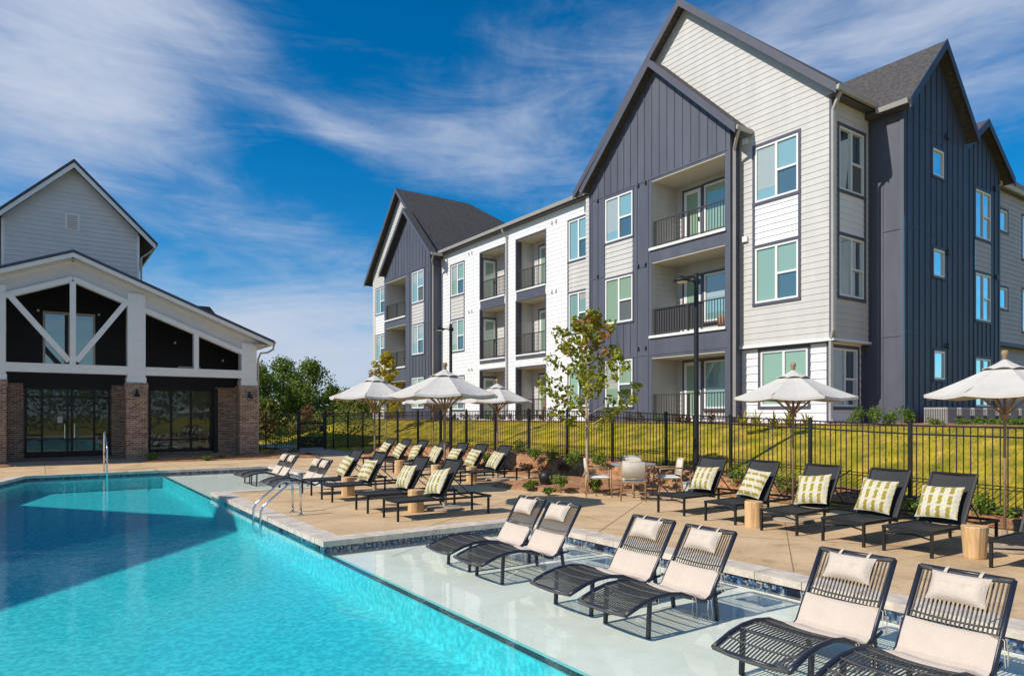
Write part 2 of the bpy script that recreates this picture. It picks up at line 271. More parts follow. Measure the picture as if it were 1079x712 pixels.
# ------------------------------------------------------------ mesh helpers
class MB:
    def __init__(s): s.v=[]; s.f=[]; s.m=[]; s.mi=0
    def add(s,vs,fs):
        o=len(s.v); s.v+= [tuple(p) for p in vs]; s.f+=[tuple(i+o for i in f) for f in fs]; s.m+=[s.mi]*len(fs)
    def box(s,x0,x1,y0,y1,z0,z1):
        s.add([(x0,y0,z0),(x1,y0,z0),(x1,y1,z0),(x0,y1,z0),(x0,y0,z1),(x1,y0,z1),(x1,y1,z1),(x0,y1,z1)],
              [(0,3,2,1),(4,5,6,7),(0,1,5,4),(1,2,6,5),(2,3,7,6),(3,0,4,7)])
    def hexa(s,p):   # 8 points bottom 4, top 4
        s.add(p,[(0,3,2,1),(4,5,6,7),(0,1,5,4),(1,2,6,5),(2,3,7,6),(3,0,4,7)])
    def prism(s,poly,f0,f1):   # poly list of 2d, f0/f1 map 2d->3d
        n=len(poly); a=[f0(*p) for p in poly]; b=[f1(*p) for p in poly]
        s.add(a+b,[tuple(range(n)),tuple(range(2*n-1,n-1,-1))]+[(i,(i+1)%n,(i+1)%n+n,i+n) for i in range(n)])
    def tube(s,pts,r,n=8,r1=None,square=False,cap=True):
        pts=[Vector(p) for p in pts]; k=len(pts); rings=[]
        up=Vector((0,0,1))
        prev=None
        for i,p in enumerate(pts):
            d=(pts[min(i+1,k-1)]-pts[max(i-1,0)]).normalized()
            if prev is None:
                a=up if abs(d.z)<.9 else Vector((1,0,0))
                u=d.cross(a).normalized()
            else: u=(prev-d*prev.dot(d)).normalized()
            v=d.cross(u); prev=u
            rr=r if r1 is None else r+(r1-r)*i/(k-1)
            if square: off=math.pi/4; nn=4; rr*=1.3
            else: off=0; nn=n
            rings.append([p+(u*math.cos(2*math.pi*j/nn+off)+v*math.sin(2*math.pi*j/nn+off))*rr for j in range(nn)])
        nn=len(rings[0]); vs=[q for rg in rings for q in rg]
        fs=[(i*nn+j,i*nn+(j+1)%nn,(i+1)*nn+(j+1)%nn,(i+1)*nn+j) for i in range(k-1) for j in range(nn)]
        if cap: fs+=[tuple(range(nn-1,-1,-1)),tuple((k-1)*nn+j for j in range(nn))]
        s.add(vs,fs)
    def lathe(s,prof,n=24,c=(0,0)):
        vs=[];k=len(prof)
        for r,z in prof:
            for j in range(n): a=2*math.pi*j/n; vs.append((c[0]+r*math.cos(a),c[1]+r*math.sin(a),z))
        fs=[(i*n+j,i*n+(j+1)%n,(i+1)*n+(j+1)%n,(i+1)*n+j) for i in range(k-1) for j in range(n)]
        fs+=[tuple(range(n-1,-1,-1)),tuple((k-1)*n+j for j in range(n))]; s.add(vs,fs)
    def pieces(s):
        # far-apart pieces of one collector, so that each becomes a part of its own
        n=len(s.v)
        if n>6000: return None
        par=list(range(n))
        def fd(a):
            while par[a]!=a: par[a]=par[par[a]]; a=par[a]
            return a
        for f in s.f:
            r0=fd(f[0])
            for q in f[1:]: par[fd(q)]=r0
        roots={}; 
        for i in range(n): roots.setdefault(fd(i),[]).append(i)
        V=np.array(s.v,float); gl=list(roots.values())
        if len(gl)<2 or len(gl)>900: return None
        lo=np.array([V[g].min(0) for g in gl]); hi=np.array([V[g].max(0) for g in gl]); sz=(hi-lo).max(1)
        gap=np.maximum(0,np.maximum(lo[:,None]-hi[None],lo[None]-hi[:,None])); near=np.sqrt((gap**2).sum(2))<=np.maximum(.02,.5*np.maximum(sz[:,None],sz[None]))
        lab=-np.ones(len(gl),int); k=0
        for i in range(len(gl)):
            if lab[i]>=0: continue
            st=[i]; lab[i]=k
            while st:
                a=st.pop()
                for b in np.nonzero(near[a]&(lab<0))[0]: lab[b]=k; st.append(b)
            k+=1
        if k<2 or k>90: return None
        vl=np.zeros(n,int)
        for g,l in zip(gl,lab): vl[g]=l
        out=[]
        for q in range(k):
            ids=np.nonzero(vl==q)[0]; mp={int(o):i for i,o in enumerate(ids)}
            m2=MB(); m2.v=[s.v[i] for i in ids]
            for f,mi in zip(s.f,s.m):
                if vl[f[0]]==q: m2.f.append(tuple(mp[i] for i in f)); m2.m.append(mi)
            out.append(m2)
        return out
    def build(s,name,m,parent=None,smooth=False,whole=False,**tags):
        if parent is not None and not whole and name not in ('crown','trunk','wicker_strips','control_joint'):
            ps=s.pieces()
            if ps:
                rs=[p.build(name,m,parent,smooth,True,**tags) for p in ps]; return rs[0]
        me=bpy.data.meshes.new(name); me.from_pydata(s.v,[],s.f)
        ml=m if isinstance(m,(list,tuple)) else [m]
        for q in ml: me.materials.append(MT[q] if isinstance(q,str) else q)
        if len(ml)>1: me.polygons.foreach_set('material_index',s.m)
        if smooth: me.polygons.foreach_set('use_smooth',[True]*len(me.polygons))
        me.update(); o=bpy.data.objects.new(name,me); col.objects.link(o)
        if parent: o.parent=parent
        for k,v in tags.items(): o[k]=v
        return o
def empty(name,loc=(0,0,0),rz=0,**tags):
    o=bpy.data.objects.new(name,None); o.empty_display_size=.2; col.objects.link(o); o.location=loc; o.rotation_euler=(0,0,rz)
    for k,v in tags.items(): o[k]=v
    return o
kids={}
def copy_tree(o,parent=None):
    c=o.copy(); col.objects.link(c)
    if parent: c.parent=parent
    for ch in [x for x in o.children]: copy_tree(ch,c)
    return c
def tagt(o,label,cat,group=None):
    o['label']=label; o['category']=cat
    if group: o['group']=group
    return o
# ------------------------------------------------------------ terrain
def lerp(a,b,t): return a+(b-a)*t
def sm(t): t=max(0,min(1,t)); return t*t*(3-2*t)
ZF=[(0,.05),(5,.12),(8,.24),(10.4,.36),(12.4,.46),(14.4,.53),(18,.53),(26,.5),(30,.38),(33,.2),(36.5,.02),(80,.0)]
def zf(y):
    if y<=0: return .05
    for (a,b),(c,d) in zip(ZF,ZF[1:]):
        if y<=c: return lerp(b,d,(y-a)/(c-a))
    return 0
def ground(x,y):
    pl=1.6*(1-sm((y-44)/10))+.4*sm((y-44)/10)
    if x<=12.9: z=0 if y<37 else -.05
    elif x<=13.5: z=zf(y)*sm((x-12.9)/.6)
    else: z=lerp(zf(y),pl,sm((x-13.2)/4.6)) if x<17.8 else pl
    far=sm((math.hypot(x,y)-70)/60); return lerp(z,.3,far)
def gridsheet(xs,ys,skip,dz=0,jit=0):
    mb=MB(); idx={}
    for i,x in enumerate(xs):
        for j,y in enumerate(ys):
            z=ground(x,y)+dz+(rnd.uniform(-jit,jit) if 0<i<len(xs)-1 else 0)
            idx[i,j]=len(mb.v); mb.v.append((x,y,z))
    for i in range(len(xs)-1):
        for j in range(len(ys)-1):
            cx=(xs[i]+xs[i+1])/2; cy=(ys[j]+ys[j+1])/2
            if skip(cx,cy): continue
            mb.f.append((idx[i,j],idx[i+1,j],idx[i+1,j+1],idx[i,j+1])); mb.m.append(0)
    return mb
xs=[-600,-200,-100,-60,-40,-22,-10,0,6,12.9]+[12.9+.6*i/4 for i in range(1,5)]+[13.8+.3*i for i in range(14)]+[18.5,20,24,30,40,60,100,200,600]
ys=[-600,-100,-30,-8]+[-7+1.*i for i in range(44)]+[37]+[38.5+1.5*i for i in range(16)]+[65,70,80,100,150,300,900]
g=gridsheet(sorted(set(xs)),sorted(set(ys)),lambda x,y:(-22<x<12.9 and -8<y<37))
g.build('lawn','grass',smooth=True,kind='structure')
mr=random.Random(3)
bx=[12.9+.0+.12*i for i in range(10)]; by=[-8+.25*i for i in range(160)]
mb=gridsheet(bx,by,lambda x,y: y>31.5 ,.02,.025); mb.build('planting_bed','mulch',smooth=True,kind='structure')
bx=[17.55,17.8,18.1,18.4,18.7,19.1]; mb=gridsheet(bx,[-8+.4*i for i in range(131)],lambda x,y:False,.03,.02); mb.build('planting_bed','mulch',smooth=True,kind='structure')
bx=[18.9+.5*i for i in range(40)]; mb=gridsheet(bx,[7.4,8.2,9.,9.9,10.8],lambda x,y:False,.035,.02); mb.build('planting_bed','mulch',smooth=True,kind='structure')
# island bed that swells out onto the deck
def island(poly,name='planting_bed',h=.10,mtl='mulch'):
    n=len(poly); cx=sum(p[0] for p in poly)/n; cy=sum(p[1] for p in poly)/n
    # densify and round
    pts=[]
    for i in range(n):
        p0,p1,p2,p3=[Vector(poly[(i+k-1)%n]) for k in range(4)]
        for t in (0,.25,.5,.75):
            pts.append(.5*((2*p1)+(p2-p0)*t+(2*p0-5*p1+4*p2-p3)*t*t+(3*p1-p0-3*p2+p3)*t**3))
    mb=MB(); rings=[(1,-.004),(1,.012),(.96,.05),(.9,.075)]+[(1-.1*k,h) for k in range(2,10)]
    m_=len(pts)
    for s_,z in rings:
        for p in pts: mb.v.append((cx+(p[0]-cx)*s_,cy+(p[1]-cy)*s_,z+(mr.uniform(-.02,.02) if z>.04 else 0)))
    for k in range(len(rings)-1):
        for j in range(m_): mb.f.append((k*m_+j,k*m_+(j+1)%m_,(k+1)*m_+(j+1)%m_,(k+1)*m_+j)); mb.m.append(0)
    mb.f.append(tuple((len(rings)-1)*m_+j for j in range(m_))); mb.m.append(0)
    return mb.build(name,mtl,smooth=True,kind='structure')
island([(9.75,14.7),(10.0,13.4),(10.5,12.6),(11.3,12.25),(12.4,12.0),(13.05,11.6),(13.05,14.2),(12.95,16.3),(12.3,16.2),(11.6,15.9),(10.7,15.5),(10.0,15.3)])
island([(12.3,16.9),(12.1,18.5),(12.2,22),(12.2,27),(11.9,29.5),(12.6,30.8),(13.05,29),(13.05,22),(13.05,17.2)],h=.07)
island([(3.3,30.5),(5,30.3),(7.5,30.2),(9.6,29.9),(10.6,30.3),(10.9,31.6),(10.8,33.8),(10.2,35.8),(9.2,36.2),(8.5,34.5),(8.35,32.6),(8.3,31.3),(6,31.35),(4.2,31.3)],h=.15)
island([(-1,30.6),(-4,30.6),(-6,30.7),(-6,31.3),(-3,31.4),(-1.0,31.4)],h=.06)
# mulch straw and grass blades (uncountable)
def scatter(name,mtl,n,samp,size,dz,flat,label=None,cat=None):
    r=random.Random(11); vs=[];fs=[]
    for _ in range(n):
        x,y=samp(r); z=ground(x,y)+dz; a=r.uniform(0,6.283); l=size*r.uniform(.5,1.4); ww=l*(.10 if flat else .14)
        dx,dy=math.cos(a),math.sin(a)
        if flat: tip=(x+dx*l,y+dy*l,z+r.uniform(0,.02)); 
        else: tip=(x+dx*l*.5,y+dy*l*.5,z+l)
        o=len(vs); vs+= [(x-dy*ww,y+dx*ww,z),(x+dy*ww,y-dx*ww,z),tip]; fs.append((o,o+1,o+2))
    me=bpy.data.meshes.new(name); me.from_pydata(vs,[],fs); me.materials.append(MT[mtl]); o=bpy.data.objects.new(name,me); col.objects.link(o); o['kind']='stuff'; o['label']=label; o['category']=cat
    return o
def gs(r):
    y=3+32*r.random()**1.4; x=13.75+ (3.9)*r.random()**1.1; return x,y
scatter('grass','blade',90000,gs,.036,-.003,False,'short yellow-green grass covering the slope behind the fence','grass')
def ms_(r): return 12.95+1.0*r.random(), -2+33*r.random()**1.3
scatter('pine_straw','mulch',16000,ms_,.09,.03,True,'loose brown pine straw lying along the pool fence','mulch')
# path to the gate
mb=MB(); mb.add([(10.9,36.9,.02),(13.2,36.9,.02),(13.0,33.2,.02),(12.9,31.2,.02),(11.6,31.0,.02),(11.0,33.5,.02)],[(0,1,2,3,4,5)])
mb.add([(10.9,36.9,.02),(13.2,36.9,.02),(13.6,46,.0),(11.2,46,.0)],[(0,1,2,3)]); mb.build('path','path',kind='structure')
# ------------------------------------------------------------ pool
WZ=-.12; PD=-.58; SZ=-.21; SX=3.45; RX=6.95; NY=25.7; PY0=9.8; PY1=17.7; YN=.5; LX=-8.5
CP=.34
mb=MB()
def sheet(x0,x1,y0,y1,z=0.): mb.add([(x0,y0,z),(x1,y0,z),(x1,y1,z),(x0,y1,z)],[(0,1,2,3)])
sheet(RX+CP,12.9,-8,PY0+CP); sheet(SX+CP,12.9,PY0+CP,PY1-CP); sheet(RX+CP,12.9,PY1-CP,NY+CP); sheet(-22,12.9,NY+CP,37); sheet(-22,LX-CP,-8,NY+CP); sheet(LX-CP,RX+CP,-8,YN-CP)
# chamfer fill top-left
mb.add([(-.3,NY+CP,0),(LX-CP,NY+CP,0),(LX-CP,12,0),(-3.6,14.,0)],[(0,1,2,3)])
dk=mb.build('pool_deck','deck',kind='structure')
mb=MB()
def joint(x0,y0,x1,y1,ww=.006):
    d=Vector((x1-x0,y1-y0)).normalized(); n=Vector((-d.y,d.x))*ww
    mb.add([(x0+n.x,y0+n.y,.004),(x0-n.x,y0-n.y,.004),(x1-n.x,y1-n.y,.004),(x1+n.x,y1+n.y,.004)],[(0,1,2,3)])
for off in (-3.3,-.31,2.5,5.3,8.2,11):
    # line: -.57x+.82y=off , between x=7.3 and 12.9
    xa=7.35 if off<5 else 4.0
    joint(xa,(off+.571*xa)/.821,12.88,(off+.571*12.88)/.821)
for off in (11.0,15.0,19.0): # perpendicular .82x+.57y=off
    ya=max(-3,(off-.821*12.8)/.571); yb=min((off-.821*7.4)/.571,18)
    if yb>ya: joint((off-.571*ya)/.821,ya,(off-.571*yb)/.821,yb)
joint(-.5,28.2,12.5,28.2); joint(4.2,26.1,4.2,30.2); joint(8.8,26.1,8.8,30); joint(.2,26.1,.2,31)
mb.build('control_joint','joint',dk)
# coping
mb=MB()
def cop(x0,x1,y0,y1,along='x'):
    L_=(x1-x0) if along=='x' else (y1-y0); n=max(1,round(L_/.62)); s=L_/n; r=random.Random(int(x0*13+y0*7))
    for i in range(n):
        j=r.uniform(-.002,.003); e=.004
        if along=='x': mb.box(x0+i*s+e,x0+(i+1)*s-e,y0,y1,-.07,.012+j)
        else: mb.box(x0,x1,y0+i*s+e,y0+(i+1)*s-e,-.07,.012+j)
O=.03
cop(RX-O,RX+CP,YN-CP,PY0-O,'y')                  # shelf right side
cop(SX-O,RX+CP,PY0-O,PY0+CP,'x'); cop(SX-O,SX+CP,PY0+CP,PY1-CP,'y'); cop(SX-O,RX+CP,PY1-CP,PY1+O,'x')
cop(RX-O,RX+CP,PY1+O,NY-O,'y'); cop(-.3,RX+CP,NY-O,NY+CP,'x'); cop(LX,RX-O,YN-CP,YN+O,'x')
d=Vector((-3.3,-11.7)).normalized(); nrm=Vector((d.y,-d.x))*-1
p0=Vector((-.3,NY-O)); 
for i in range(19):
    a=p0+d*.62*i; b=p0+d*(.62*i+.61); q=Vector((-d.y,d.x))
    q= q if q.x<0 else -q
    mb.hexa([(a.x,a.y,-.07),(b.x,b.y,-.07),(b.x+q.x*CP,b.y+q.y*CP,-.07),(a.x+q.x*CP,a.y+q.y*CP,-.07),(a.x,a.y,.012),(b.x,b.y,.012),(b.x+q.x*CP,b.y+q.y*CP,.012),(a.x+q.x*CP,a.y+q.y*CP,.012)])
mb.build('pool_coping','coping',kind='structure')
# tile band and walls: path (clockwise), tile -.07..-.27 , plaster below
path=[((RX,YN),(RX,PY0)),((RX,PY0),(SX,PY0)),((SX,PY0),(SX,PY1)),((SX,PY1),(RX,PY1)),((RX,PY1),(RX,NY)),((RX,NY),(-.3,NY)),((-.3,NY),(-3.6,14.)),((-3.6,14.),(LX,12.)),((LX,12.),(LX,YN)),((LX,YN),(RX,YN))]
tb=MB(); pb=MB(); sb=MB(); bb=MB()
for (a,b) in path:
    tb.add([(a[0],a[1],-.07),(b[0],b[1],-.07),(b[0],b[1],-.205),(a[0],a[1],-.205)],[(0,1,2,3)])
    sh=(a[0]>=SX-.01 and b[0]>=SX-.01 and not (a[0]==SX and b[0]==SX))
    zb=PD if not sh else SZ
    (sb if sh else pb).add([(a[0],a[1],-.205),(b[0],b[1],-.205),(b[0],b[1],zb),(a[0],a[1],zb)],[(0,1,2,3)])
pb.add([(LX-.1,YN-.1,PD),(SX,YN-.1,PD),(SX,NY+.1,PD),(LX-.1,NY+.1,PD)],[(0,1,2,3)])
for y0,y1 in ((YN,PY0),(PY1,NY)):
    sb.add([(SX-.0,y0,SZ),(RX,y0,SZ),(RX,y1,SZ),(SX,y1,SZ)],[(0,1,2,3)])
    pb.add([(SX,y0,SZ-.001),(SX,y1,SZ-.001),(SX,y1,PD),(SX,y0,PD)],[(0,1,2,3)])
    bb.box(SX+.02,SX+.10,y0,y1,SZ-.02,SZ+.006)
# bench below the peninsula, entry steps far left
pass
# dark depth-marker tiles
for (x,y) in ((SX-.004,16.2),(SX-.004,11.9),(SX-.004,10.0)): bb.box(x-.004,x+.002,y,y+.16,-.20,-.075)
for y in (7.6,5.6,4.4,1.8): bb.box(RX-.006,RX+.002,y,y+.16,-.20,-.075)
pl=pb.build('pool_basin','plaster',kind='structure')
sb.build('sun_shelf','shelfplaster',pl); tb.build('waterline_tile','tile',pl); bb.build('dark_tile_line','blacktile',pl)
wb=MB()
wb.mi=0; wb.add([(LX,YN,WZ),(SX,YN,WZ),(SX,NY,WZ),(-.3,NY,WZ),(-3.6,14,WZ),(LX,12,WZ)],[(0,1,2,3,4,5)])
wb.mi=1; wb.add([(SX,YN,WZ),(RX,YN,WZ),(RX,PY0,WZ),(SX,PY0,WZ)],[(0,1,2,3)]); wb.add([(SX,PY1,WZ),(RX,PY1,WZ),(RX,NY,WZ),(SX,NY,WZ)],[(0,1,2,3)])
wb.build('pool_water',['water_deep','water_shelf'],kind='structure')
# ------------------------------------------------------------ facade helpers
class Fc:
    def __init__(s,ax,c): s.ax=ax; s.c=c
    def P(s,a,z,n=0.): return (s.c-n,a,z) if s.ax=='X' else (a,s.c-n,z)
    def box(s,mb,a0,a1,z0,z1,n0,n1):
        mb.hexa([s.P(a0,z0,n0),s.P(a1,z0,n0),s.P(a1,z0,n1),s.P(a0,z0,n1),s.P(a0,z1,n0),s.P(a1,z1,n0),s.P(a1,z1,n1),s.P(a0,z1,n1)])
def wall(mb,F,lim,z0,z1,ops=(),rows=None,lip=.022,n=0.):
    if not callable(lim): A=lim; lim=lambda z:A
    zs={z0,z1}
    if rows:
        k=0
        while z0+k*rows<z1: zs.add(round(z0+k*rows,4)); k+=1
    for o in ops:
        for q in (o[2],o[3]):
            if z0<q<z1: zs.add(q)
    if not rows and z1>10.9:
        q=10.9
        while q<z1: zs.add(round(q,3)); q+=.15
    zs=sorted(zs)
    for a,b in zip(zs,zs[1:]):
        if b-a<1e-4: continue
        mid=(a+b)/2
        l0,h0=lim(a); l1,h1=lim(b)
        if h0<=l0: continue
        if h1<l1: h1=l1=(h1+l1)/2
        cuts=[o for o in ops if o[2]<mid<o[3]]
        cuts.sort(); segs=[]; cur=None
        x=None; edges=[]
        for o in cuts: edges.append((o[0],o[1]))
        if rows:
            k=math.floor((mid-z0)/rows+1e-6); rb=z0+k*rows
            na=lip*(1-(a-rb)/rows); nb=lip*(1-(b-rb)/rows); fresh=abs(a-rb)<1e-3
        else: na=nb=0; fresh=False
        prev=None; parts=[]; s0=('L',)
        start=(l0,l1)
        for e in edges:
            parts.append((start,(e[0],e[0]))); start=(e[1],e[1])
        parts.append((start,(h0,h1)))
        for (p0,p1),(q0,q1) in parts:
            if q0<=p0+1e-4: continue
            mb.add([F.P(p0,a,n+na),F.P(q0,a,n+na),F.P(max(q1,p1),b,n+nb),F.P(min(p1,q1) if q1<p1 else p1,b,n+nb)],[(0,1,2,3)])
            if fresh and na>0: mb.add([F.P(p0,a,n),F.P(q0,a,n),F.P(q0,a,n+na),F.P(p0,a,n+na)],[(0,1,2,3)])
def reveal(mb,F,o,depth):
    a0,a1,z0,z1=o
    for q in ([(a0,z0),(a1,z0)],[(a0,z1),(a1,z1)],[(a0,z0),(a0,z1)],[(a1,z0),(a1,z1)]):
        mb.add([F.P(*q[0],0.0),F.P(*q[1],0.0),F.P(*q[1],-depth),F.P(*q[0],-depth)],[(0,1,2,3)])
def battens(mb,F,lim,z0,z1,ops,sp=.36,w_=.045,t=.022,start=None):
    if not callable(lim): A=lim; lim=lambda z:A
    lo,hi=lim(z0); a=(start if start is not None else lo+sp*.5)
    while a<hi-.04:
        # find top of batten
        top=z1
        lt,ht=lim(z1)
        if not(lt<=a<=ht):
            l,h=z0,z1
            for _ in range(20):
                m_=(l+h)/2; q=lim(m_)
                if q[0]<=a<=q[1]: l=m_
                else: h=m_
            top=l
        segs=[(z0,top)]
        for o in ops:
            if o[0]-.07<a<o[1]+.07:
                ns=[]
                for s0,s1 in segs:
                    if o[3]<=s0 or o[2]>=s1: ns.append((s0,s1)); continue
                    if o[2]>s0: ns.append((s0,o[2]-.05))
                    if o[3]<s1: ns.append((o[3]+.05,s1))
                segs=ns
        for s0,s1 in segs:
            if s1-s0>.1: F.box(mb,a-w_/2,a+w_/2,s0,s1,-.005,t)
        a+=sp
wr=random.Random(21)
def window(F,o,parent,left_hi,pane=None,scr=True,trim='trimdark',single=False,tw=.09):
    a0,a1,z0,z1=o; tb_=MB()
    if trim:
        t=.028
        F.box(tb_,a0-tw,a1+tw,z1,z1+tw,-.02,t); F.box(tb_,a0-tw,a1+tw,z0-tw,z0,-.02,t+.012)
        F.box(tb_,a0-tw,a0,z0,z1,-.02,t-.003); F.box(tb_,a1,a1+tw,z0,z1,-.02,t-.003)
    fr=MB(); f=.065
    F.box(fr,a0,a1,z1-f,z1,-.06,.012); F.box(fr,a0,a1,z0,z0+f,-.06,.014)
    F.box(fr,a0,a0+f,z0+f,z1-f,-.06,.012); F.box(fr,a1-f,a1,z0+f,z1-f,-.06,.012)
    mid=(a0+a1)/2; wn=fr
    pk=pane or wr.choice(['pane_green','pane_teal','pane_teal','pane_green'])
    if not single:
        F.box(fr,mid-.04,mid+.04,z0+f,z1-f,-.06,.009)
        zm=z0+(z1-z0)*.48
        if left_hi: ra0,ra1,fa0,fa1=a0+f,mid-.04,mid+.04,a1-f     # image-right half is the lower a
        else: ra0,ra1,fa0,fa1=mid+.04,a1-f,a0+f,mid-.04
        F.box(fr,ra0,ra1,zm-.03,zm+.03,-.06,.006)
    w_=fr.build('window','winframe',parent)
    if trim: tb_.build('window_trim',trim,w_)
    def pn(b0,b1,c0,c1,m_,nm='pane',d=-.035):
        p=MB(); F.box(p,b0,b1,c0,c1,d-.02,d); p.build(nm,m_,w_)
        if m_ in ('pane_green','pane_teal') and wr.random()<.45:
            h=(c1-c0)*wr.choice((.35,.5,.62,.8)); p=MB(); F.box(p,b0+.004,b1-.004,c1-h,c1,d-.01,d+.003); p.build('blind','pane_blind',w_)
    if single: pn(a0+f,a1-f,z0+f,z1-f,pk)
    else:
        pn(fa0,fa1,z0+f,z1-f,pk); pn(ra0,ra1,zm+.03,z1-f,pk)
        pn(ra0,ra1,z0+f,zm-.03,wr.choice(['pane_dark','pane_dark','screen']) if scr else pk,'screened_pane',-.045)
    return w_
def railing(F,a0,a1,z0,parent,h=1.0,n=-.08,priv=False):
    mb=MB()
    F.box(mb,a0,a1,z0+h-.04,z0+h,n-.04,n); F.box(mb,a0,a1,z0+.08,z0+.115,n-.035,n-.005)
    k=int((a1-a0)/.115)
    for i in range(k+1):
        a=a0+(a1-a0)*i/k; ww=.009; 
        F.box(mb,a-ww,a+ww,z0+.1,z0+h-.03,n-.029,n-.011)
    for a in (a0+.02,(a0+a1)/2,a1-.02): F.box(mb,a-.025,a+.025,z0,z0+h+.005,n-.045,n+.005)
    r=mb.build('railing','rail',parent)
    return r
def door(F,a0,a1,z0,z1,parent,pane='pane_green',handle_lo=True):
    mb=MB(); f=.13
    F.box(mb,a0,a1,z1-f,z1,-.02,.03); F.box(mb,a0,a1,z0,z0+.25,-.02,.03); F.box(mb,a0,a0+f,z0,z1,-.02,.028); F.box(mb,a1-f,a1,z0,z1,-.02,.028)
    d_=mb.build('door','winframe',parent)
    t=MB(); F.box(t,a0-.08,a1+.08,z1,z1+.08,-.02,.034); F.box(t,a0-.08,a0,z0,z1,-.02,.032); F.box(t,a1,a1+.08,z0,z1,-.02,.032); t.build('door_trim','trimdark',d_)
    p=MB(); F.box(p,a0+f,a1-f,z0+.25,z1-f,-.02,.023); p.build('pane',pane,d_)
    hd=MB(); ax=a0+.06 if handle_lo else a1-.06; F.box(hd,ax-.02,ax+.02,z0+.95,z0+1.1,.03,.07); hd.build('handle','black',d_)
def balcony(F,o,depth,parent,rh=1.0,wallm='cream',doorside='hi',ground_=False,slabz=None,darkleft=0.):
    a0,a1,z0,z1=o; mb=MB()
    # side walls with lap siding rows
    for a,sg in ((a1,1),(a0,-1)):
        ax='Y' if F.ax=='X' else 'X'
        k=0
        while z0+k*.19<z1:
            za=z0+k*.19; zb_=min(za+.19,z1)
            n=.016*sg
            mb.add([F.P(a-n,za,0),F.P(a-n,za,-depth),F.P(a,zb_,-depth),F.P(a,zb_,0)],[(0,1,2,3)])
            mb.add([F.P(a-n,za,0),F.P(a-n,za,-depth),F.P(a,za,-depth),F.P(a,za,0)],[(0,1,2,3)]); k+=1
    F.box(mb,a1+.002,a1+.05,z0-.1,z1+.02,-depth-.05,-.012); F.box(mb,a0-.05,a0-.002,z0-.1,z1+.02,-depth-.05,-.012); F.box(mb,a0,a1,z1+.002,z1+.06,-depth-.05,-.012)
    B=Fc(F.ax,F.c+depth)
    wall(mb,B,(a0,a1),z0,z1,(),.19,.016)
    b_=mb.build('balcony',wallm,parent)
    c=MB(); F.box(c,a0,a1,z1-.03,z1-.001,-depth,-.01); c.build('ceiling','ceil',b_)
    fl=MB(); F.box(fl,a0,a1,z0-.12,z0,-depth,-.01); 
    fl.build('balcony_floor','slab',b_)
    w_=a1-a0; Bw=Fc(F.ax,F.c+depth-.07)
    if doorside=='hi':
        door(B,a1-1.12,a1-.35,z0,z0+2.15,b_)
        window(Bw,(a1-2.5,a1-1.32,z0+.45,z0+2.15),b_,True,single=True,tw=.07)
    elif doorside=='lo':
        door(B,a1-1.38,a1-.57,z0,z0+2.15,b_)
    else:
        door(Fc('Y',a1-.02),F.c+.16,F.c+.90,z0,z0+2.15,b_,handle_lo=False); window(Bw,(a0+.15,a0+.75,z0+.5,z0+2.1),b_,True,single=True,tw=.06)
    if darkleft: 
        t=MB(); t.hexa([F.P(a1-.03,z0,-.002),F.P(a1-.02,z0,-.002),F.P(a1-.02,z0,-darkleft),F.P(a1-.03,z0,-darkleft),F.P(a1-.03,z1-.03,-.002),F.P(a1-.02,z1-.03,-.002),F.P(a1-.02,z1-.03,-darkleft),F.P(a1-.03,z1-.03,-darkleft)]); t.build('corner_panel','trimdark',b_)
    railing(F,a0+.02,a1-.02,z0,b_,rh)
    return b_
def gable_roof(mb,ax,m_,half,zr,ze,c0,c1,th=.16):
    """ridge along ax ('X' or 'Y'); m_=mid on other axis; c0,c1 extents along ridge"""
    def P(a,c,z): return (c,a,z) if ax=='X' else (a,c,z)
    for s in (-1,1):
        e=m_+s*half
        mb.hexa([P(m_,c0,zr-th),P(e,c0,ze-th),P(e,c1,ze-th),P(m_,c1,zr-th),P(m_,c0,zr),P(e,c0,ze),P(e,c1,ze),P(m_,c1,zr)])
def rake(mb,ax,m_,half,zr,ze,c,t=.035,dp=.26,up=.03,dirn=-1,ht=None):
    def P(a,c_,z): return (c_,a,z) if ax=='X' else (a,c_,z)
    for s in (-1,1):
        e=m_+s*half; c1=c+dirn*t
        mb.hexa([P(m_,c,zr-dp),P(e,c,ze-dp),P(e,c1,ze-dp),P(m_,c1,zr-dp),P(m_,c,zr+up),P(e,c,ze+up),P(e,c1,ze+up),P(m_,c1,zr+up)])
def gutter(mb,p0,p1,out,w_=.13,h=.13):
    p0=Vector(p0); p1=Vector(p1); o=Vector(out)*w_; u=Vector((0,0,h)); lo=Vector(out)*w_*.7
    mb.hexa([p0,p1,p1+lo,p0+lo,p0+u,p1+u,p1+o+u,p0+o+u])
# ------------------------------------------------------------ apartment building
ap=empty('apartment_building',(18.8,10.9,1.6),0,label='three-storey apartment building of white lap siding with charcoal gabled bays and balconies behind the lawn',category='building')
ap.location=(0,0,0)
GB=1.45; E0=11.0
